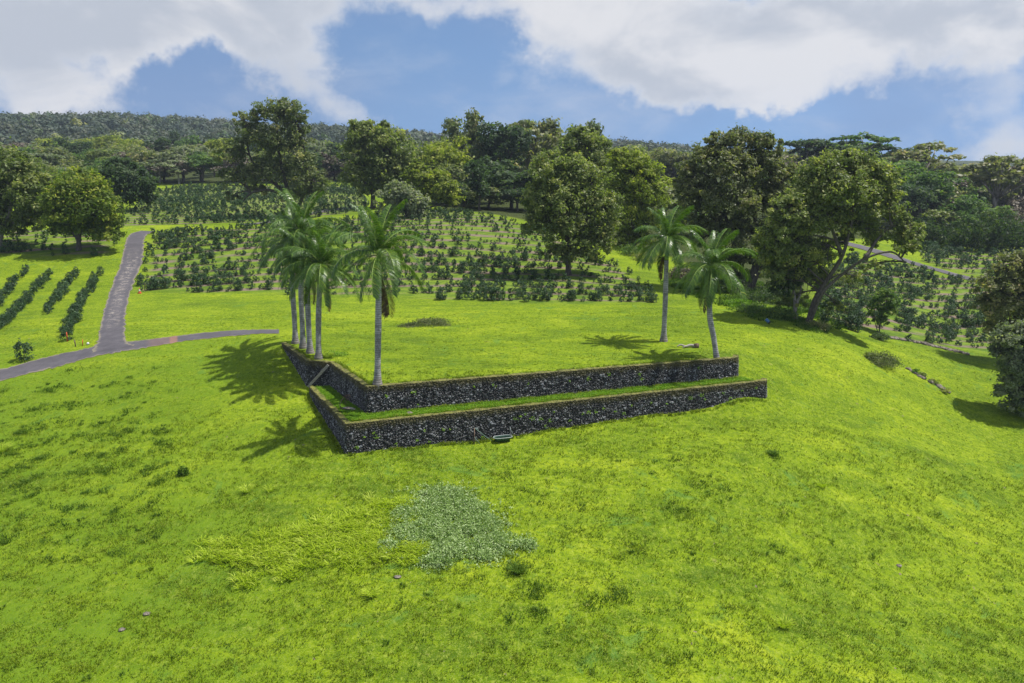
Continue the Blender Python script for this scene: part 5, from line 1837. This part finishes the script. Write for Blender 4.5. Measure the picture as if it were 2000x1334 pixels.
M_TERR = leaf_mat('grass_terrace', [(0, (.10, .22, .01)), (.5, (.18, .34, .015)), (1, (.3, .44, .03))], transl=.3, rough=.6, spec=.2)
terrace_grass()


def wall_plants():
    rng = np.random.default_rng(21)
    n = 0
    def plant(A, B, frac, zrel, ztop, zbot, size):
        d = (B - A)[:2] / np.linalg.norm((B - A)[:2]); nr = np.array([d[1], -d[0]])
        z = ztop + (zbot - ztop) * zrel
        bt = .13 * (ztop - z) / 2
        q = A[:2] + (B - A)[:2] * frac + nr * (bt + .07)
        k = int(30 * size / .25)
        v = rng.normal(0, size * .38, (k, 3)) * (1, 1, .8)
        v[:, :2] += nr * np.abs(v[:, :1]) * .5
        o = v - nr.dot([0, 0]) if False else v
        V, F, T = cards(o, .055, np.clip(rng.normal(.5, .2, k), 0, 1), rng, aspect=.5, radial=np.repeat(np.array([[nr[0], nr[1], .3]]), k, 0) * 1.5, up=.5)
        ob = obj('wall_plant', mesh_np('wall_plant', V, F, M_WALLWEED, {'tone': T}), loc=(q[0], q[1], z))
        return ob
    specs = []
    G1 = 'small leafy plants rooted in the lower wall'
    for f, zr, s in ((.035, .45, .12), (.02, .75, .2), (.06, .5, .28), (.055, .35, .12), (.10, .8, .2), (.145, .75, .16), (.17, .85, .14), (.16, .45, .14), (.2, .5, .16), (.215, .5, .12), (.285, .85, .2), (.36, .35, .2), (.372, .3, .18), (.40, .45, .22),
                     (.42, .5, .2), (.385, .25, .16), (.44, .6, .25), (.43, .8, .16), (.45, .3, .12), (.49, .7, .18), (.52, .5, .14), (.535, .45, .22), (.55, .5, .2), (.57, .4, .14), (.6, .6, .16), (.62, .7, .18), (.64, .4, .14), (.69, .4, .16), (.73, .5, .12), (.79, .35, .26), (.82, .3, .24), (.83, .5, .16), (.88, .35, .16), (.9, .7, .2), (.93, .4, .14), (.97, .3, .2)):
        A, B = L1, L0; x = A[0] + (B - A)[0] * f
        y = A[1] + (B - A)[1] * f
        o = plant(A, B, f, zr, float(terr_z(x)), hz(x + .1, y - .5), s)
        tag(o, 'small leafy plant growing from the joints of the lower stone wall', 'plant', G1)
    for f, zr, s in ((.045, .35, .2), (.11, .3, .26), (.12, .8, .12), (.26, .3, .12), (.31, .3, .22), (.40, .35, .14), (.56, .35, .22), (.51, .4, .14), (.62, .25, .2), (.71, .6, .25), (.705, .35, .2), (.88, .3, .2)):
        A, B = C1, C0; x = A[0] + (B - A)[0] * f
        o = plant(A, B, f, zr, 0.0, float(terr_z(x)), s)
        tag(o, 'small leafy plant growing from the joints of the upper stone wall', 'plant', 'small leafy plants rooted in the upper wall')


wall_plants()

# ------------------------------------------------------------------ small things


def rotz(a):
    c, s = math.cos(a), math.sin(a); return np.array([[c, -s, 0], [s, c, 0], [0, 0, 1]])


# plank leaning in the wall jog
pl_top = C2 + np.array([-.15, -.35, -.15]); pl_bot = L2 + np.array([-.15, .35, .12])
d = pl_top - pl_bot; Lp = np.linalg.norm(d); dx = d / Lp
nrm_ = np.array([0.25, -1, 0]); nrm_ -= dx * nrm_.dot(dx); nrm_ /= np.linalg.norm(nrm_)
R = np.stack([dx, nrm_, np.cross(dx, nrm_)], 1)
mb = MB(); mb.box((0, 0, 0), (Lp * 1.08, .05, .2), R)
tag(obj('plank', mb.mesh('plank', M_WOOD_GREY, False), loc=(pl_top + pl_bot) / 2), 'weathered plank leaning diagonally in the corner of the wall jog', 'plank')

# fallen palm boot with curled stalk on the terrace
G = on_ground(672, 802, 25, 90)
root = empty('fallen_frond', G, 'fallen dry palm frond with curled stalk on the terrace corner', 'frond')
M_DRY = plain_mat('dry_frond', (.17, .13, .11), (.38, .33, .31), 4.0)
rg = np.random.default_rng(2)
V = []; F = []
for i in range(9):
    f = i / 8
    w_ = .2 * math.sin(math.pi * (.15 + .8 * f)) + .03
    for j in range(5):
        g_ = (j - 2) / 2
        V.append((-.1 + f * 1.35, g_ * w_ - .25 * f, .10 + .12 * g_ * g_ - .08 * f + .05 * math.sin(f * 5)))
for i in range(8):
    for j in range(4):
        a = i * 5 + j; F.append((a, a + 1, a + 6, a + 5))
sh = MB(); sh.add(V, F); sh.add(np.array(V) + (0, 0, -.02), [f[::-1] for f in F])
obj('sheath', sh.mesh('sheath', M_DRY), root)
st = MB()
st.tube(catmull([(-.1, 0, .1), (-.35, .25, .35), (-.1, .5, .85), (.3, .6, 1.05), (.45, .5, .8)], 6), np.linspace(.04, .015, 25), 6)
for i in range(26):
    f = rg.uniform(.3, 1)
    p = np.array([-.2 + .6 * f, .4 + .2 * f, .5 + .5 * f]); st.tube([p, p + rg.normal(0, .18, 3), p + rg.normal(0, .2, 3) + (0, 0, -.2)], [.01, .008, .004], 3)
obj('stalk', st.mesh('stalk', M_WOOD_BROWN), root)

# tipped garden cart: pipe handle and shallow tray against the lower wall
M_PIPE = simple_mat('green_pipe', (.16, .25, .20), .5); M_TRAY = simple_mat('green_tray', (.05, .11, .075), .5); M_RIM = simple_mat('pale_rim', (.45, .5, .47), .5)
def near_wall(px, out):
    q = seg_depth(L1, L0, px); d_ = (L0 - L1)[:2]; d_ = d_ / np.linalg.norm(d_)
    x = q[0] + d_[1] * out; y = q[1] - d_[0] * out
    return np.array([x, y, hz(x, y)]), d_
g0, dd_ = near_wall(921, .55)
ax = np.array([dd_[0], dd_[1], 0]); nr = np.array([dd_[1], -dd_[0], 0])
root = empty('pipe_stand', g0, 'folded green pipe stand leaning on the lower wall left of the tray', 'stand')
top = ax * .12 - nr * .25 + np.array([0, 0, 1.15])
mb = MB(); mb.tube([top, ax * .05 + (0, 0, .5), (0, 0, -.05)], [.03, .035, .04], 7); obj('leg', mb.mesh('post', M_WOOD_BROWN), root)
mb = MB(); mb.tube([top, ax * .7 - nr * .1 + (0, 0, .65), ax * 1.35 + (0, 0, .12)], .022, 7); obj('leg', mb.mesh('pipe', M_PIPE), root)
mb = MB(); mb.tube([ax * .05 + (0, 0, .55), ax * .45 + (0, 0, 0)], .022, 7); obj('brace', mb.mesh('pipe', M_PIPE), root)
mb = MB(); mb.tube([top + (0, 0, 0), top + ax * .25 - (0, 0, .05), top + ax * .3 - (0, 0, .25)], .018, 6); obj('handle', mb.mesh('pipe', M_RIM), root)
g1, _ = near_wall(976, .75)
root = empty('tray', g1, 'shallow dark green tray with pale rim at the foot of the lower wall', 'tray')
mb = MB(); nb = 16
ring = lambda rx, ry, z: [ax * (rx * math.copysign(abs(math.cos(t)) ** .6, math.cos(t))) + nr * (ry * math.copysign(abs(math.sin(t)) ** .6, math.sin(t))) + np.array([0, 0, z]) for t in np.linspace(0, 2 * math.pi, nb, endpoint=False)]
VV = ring(.68, .32, .34) + ring(.5, .2, .05) + ring(.48, .18, .07) + ring(.65, .29, .34)
FF = [(l * nb + k, l * nb + (k + 1) % nb, (l + 1) * nb + (k + 1) % nb, (l + 1) * nb + k) for l in range(3) for k in range(nb)]
VV.append(np.array([0, 0, .06]))
FF += [(2 * nb + k, 2 * nb + (k + 1) % nb, 4 * nb, 4 * nb) for k in range(nb)]
mb.add(VV, FF); obj('pan', mb.mesh('pan', M_TRAY), root)
rr = ring(.69, .33, .35); mb = MB(); mb.tube(rr + [rr[0]], .022, 6); obj('rim', mb.mesh('rim', M_RIM), root)
mb = MB(); mb.tube([ax * .62 + (0, 0, .35), ax * .74 + (0, 0, .6), ax * .6 + (0, 0, .8), ax * .55 + (0, 0, 1.05)], .018, 6); obj('handle', mb.mesh('h', M_RIM), root)

# driftwood log and stump on the lawn between the right palms
G = on_ground(1352, 679, 25, 110)
root = empty('log', G, 'bleached fallen branch with a dark stump end between the right palms', 'log')
mb = MB(); mb.tube(catmull([(.25, 0, .14), (-.2, .05, .2), (-.6, -.05, .12), (-1.0, .05, .24), (-1.35, 0, .1)], 4), np.linspace(.15, .05, 17), 8)
mb.tube([(-.5, 0, .14), (-.7, -.3, .2), (-1.0, -.45, .06)], [.07, .05, .02], 6)
obj('branch', mb.mesh('branch', M_WOOD_GREY), root)
mb = MB(); mb.tube([(.15, 0, .16), (.35, 0, .18), (.55, .02, .17)], [.2, .23, .2], 9); obj('stump', mb.mesh('stump', M_WOOD_BROWN), root)


def stick(name, label, px, py, h, r, mat, cat='stake', lean=(0, 0), group=None, z0=None):
    g = on_ground(px, py, 25, 140)
    m_ = MB(); m_.tube([(0, 0, -.1), (lean[0] * h * .5, lean[1] * h * .5, h * .5), (lean[0] * h, lean[1] * h, h)], [r, r, r * .9], 8)
    o = obj(name, m_.mesh(name, mat), loc=g)
    return tag(o, label, cat, group)


M_RED = simple_mat('red_paint', (.6, .10, .04), .6); M_WHITE = simple_mat('white_paint', (.75, .75, .73), .5); M_BLUE = simple_mat('blue_plastic', (.07, .17, .34), .4); M_BLACK = simple_mat('black_plastic', (.02, .02, .022), .5)
stick('stake', 'red stake among the last bushes of the row closest to the lane', 132, 667, .95, .045, M_RED)
stick('stake', 'short reddish stake left of its thinner neighbour at the road junction', 148, 677, .7, .055, M_WOOD_BROWN, lean=(-.1, 0))
stick('stake', 'thin red-tipped stake nearest the road junction', 161, 675, .6, .04, M_RED, lean=(.15, 0))
stick('stake', 'dark red stake at the corner of the middle field beside the lane', 283, 568, 1.0, .05, M_WOOD_BROWN)
# traffic cone
g = on_ground(273, 573, 25, 140)
root = empty('traffic_cone', g, 'small orange traffic cone with white band beside the lane', 'cone')
mb = MB(); mb.box((0, 0, .03), (.42, .42, .06)); mb.tube([(0, 0, .05), (0, 0, .28)], [.17, .115], 12); obj('body', mb.mesh('cone', M_RED, False), root)
mb = MB(); mb.tube([(0, 0, .28), (0, 0, .48)], [.115, .07], 12); obj('band', mb.mesh('band', M_WHITE), root)
mb = MB(); mb.tube([(0, 0, .48), (0, 0, .66)], [.07, .03], 12); obj('tip', mb.mesh('tip', M_RED), root)
# white ball-like marker
g = on_ground(172, 673, 25, 140)
V = []; F = []
for i in range(7):
    for j in range(10):
        a = math.pi * i / 6; b = 2 * math.pi * j / 10
        V.append((.13 * math.sin(a) * math.cos(b), .13 * math.sin(a) * math.sin(b), .11 + .12 * math.cos(a)))
for i in range(6):
    for j in range(10): F.append((i * 10 + j, i * 10 + (j + 1) % 10, (i + 1) * 10 + (j + 1) % 10, (i + 1) * 10 + j))
mb = MB(); mb.add(V, F); tag(obj('marker_stone', mb.mesh('marker', M_WHITE), loc=g), 'white painted stone on the verge of the road junction', 'stone')
# blue drum tipped at the wood edge
g = on_ground(1498, 632, 25, 140)
root = empty('drum', g, 'blue drum tipped over at the edge of the undergrowth', 'drum')
dr = np.array([-.3, .15, .28])
mb = MB(); a = np.array([.15, -.1, .18]); mb.tube([a + dr * t for t in (0, .08, .5, .92, 1)], [.15, .18, .17, .18, .15], 14); obj('body', mb.mesh('drum', M_BLUE), root)
mb = MB(); mb.tube([a - dr * .03, a - dr * .35], [.14, .17], 12); obj('lid', mb.mesh('lid', M_BLACK), root)
# low broken stone line on the right
def rubble(pts, label, n, size, seed, mat):
    rg = np.random.default_rng(seed)
    w = catmull(np.array([on_ground(*p, 25, 140)[:2] for p in pts]), 12)
    o0 = np.array([w[0][0], w[0][1], hz(*w[0])])
    m_ = MB()
    for i in range(n):
        f = rg.random() * (len(w) - 1.001); k = int(f); q = w[k] * (1 - (f - k)) + w[k + 1] * (f - k) + rg.normal(0, size * .6, 2)
        z = hz(*q)
        s = size * rg.uniform(.5, 1.2)
        V = []; F = []
        for a in range(5):
            for b in range(7):
                al = math.pi * a / 4; be = 2 * math.pi * b / 7
                r = s * rg.uniform(.8, 1.15)
                V.append((r * math.sin(al) * math.cos(be) + q[0], r * math.sin(al) * math.sin(be) + q[1], z + s * .25 + r * .6 * math.cos(al)))
        for a in range(4):
            for b in range(7): F.append((a * 7 + b, a * 7 + (b + 1) % 7, (a + 1) * 7 + (b + 1) % 7, (a + 1) * 7 + b))
        m_.add(np.array(V) - o0, F, rg.random())
    return tag(obj('rubble_wall', m_.mesh('rubble', mat, False), loc=o0), label, 'low wall')


M_RUB = plain_mat('rubble', (.10, .085, .07), (.27, .23, .19), 2.0)
rubble([(1738, 660), (1780, 667), (1820, 676), (1860, 685), (1890, 692)], 'low line of stones along the edge of the right coffee field', 170, .26, 3, M_RUB)
rubble([(1775, 722), (1810, 742), (1835, 757), (1856, 768)], 'short broken line of mossy stones across the right lawn', 60, .24, 4, M_RUB)

# loose stones and soil spots
rg = np.random.default_rng(9)
for i, (px, py, s, lab) in enumerate(((777, 1128, .16, 'brown stone just below the ground cover patch'), (1640, 0, 0, ''), (287, 1200, .16, 'flat grey stone on the lower left slope'), (238, 1231, .15, 'brown stone below the flat grey stone on the lower left slope'),
                                      (1064, 808, .16, 'brown stone on the terrace left of middle'), (800, 808, .2, 'pale flat stone on the terrace near its left corner'), (575, 700, .2, 'dark stone beside the far left end of the upper wall'), (1756, 1106, .15, 'dark stone on the right of the front slope'))):
    if not s: continue
    g = on_ground(px, py, 25, 140)
    V = []; F = []
    for a in range(6):
        for b in range(9):
            al = math.pi * a / 5; be = 2 * math.pi * b / 9; r = s * rg.uniform(.82, 1.12)
            V.append((r * 1.3 * math.sin(al) * math.cos(be), r * math.sin(al) * math.sin(be), s * .25 + r * .55 * math.cos(al)))
    for a in range(5):
        for b in range(9): F.append((a * 9 + b, a * 9 + (b + 1) % 9, (a + 1) * 9 + (b + 1) % 9, (a + 1) * 9 + b))
    mb = MB(); mb.add(V, F); tag(obj('stone', mb.mesh('stone', M_RUB, False), loc=g), lab, 'stone')

# ------------------------------------------------------------------ light haze over the valley
HAZE = 0.00015
if HAZE:
    m, t, out = new_mat('haze')
    v = t.n('ShaderNodeVolumePrincipled'); v.inputs['Color'].default_value = (.72, .82, 1.0, 1); v.inputs['Density'].default_value = HAZE
    v.inputs['Anisotropy'].default_value = .2
    t.l(v.outputs[0], out.inputs['Volume'])
    mb = MB(); mb.box((0, 640, 70), (4400, 1800, 180)); o = obj('haze', mb.mesh('haze', m, False)); tag(o, kind='stuff')
print('wood trees', WOODN)
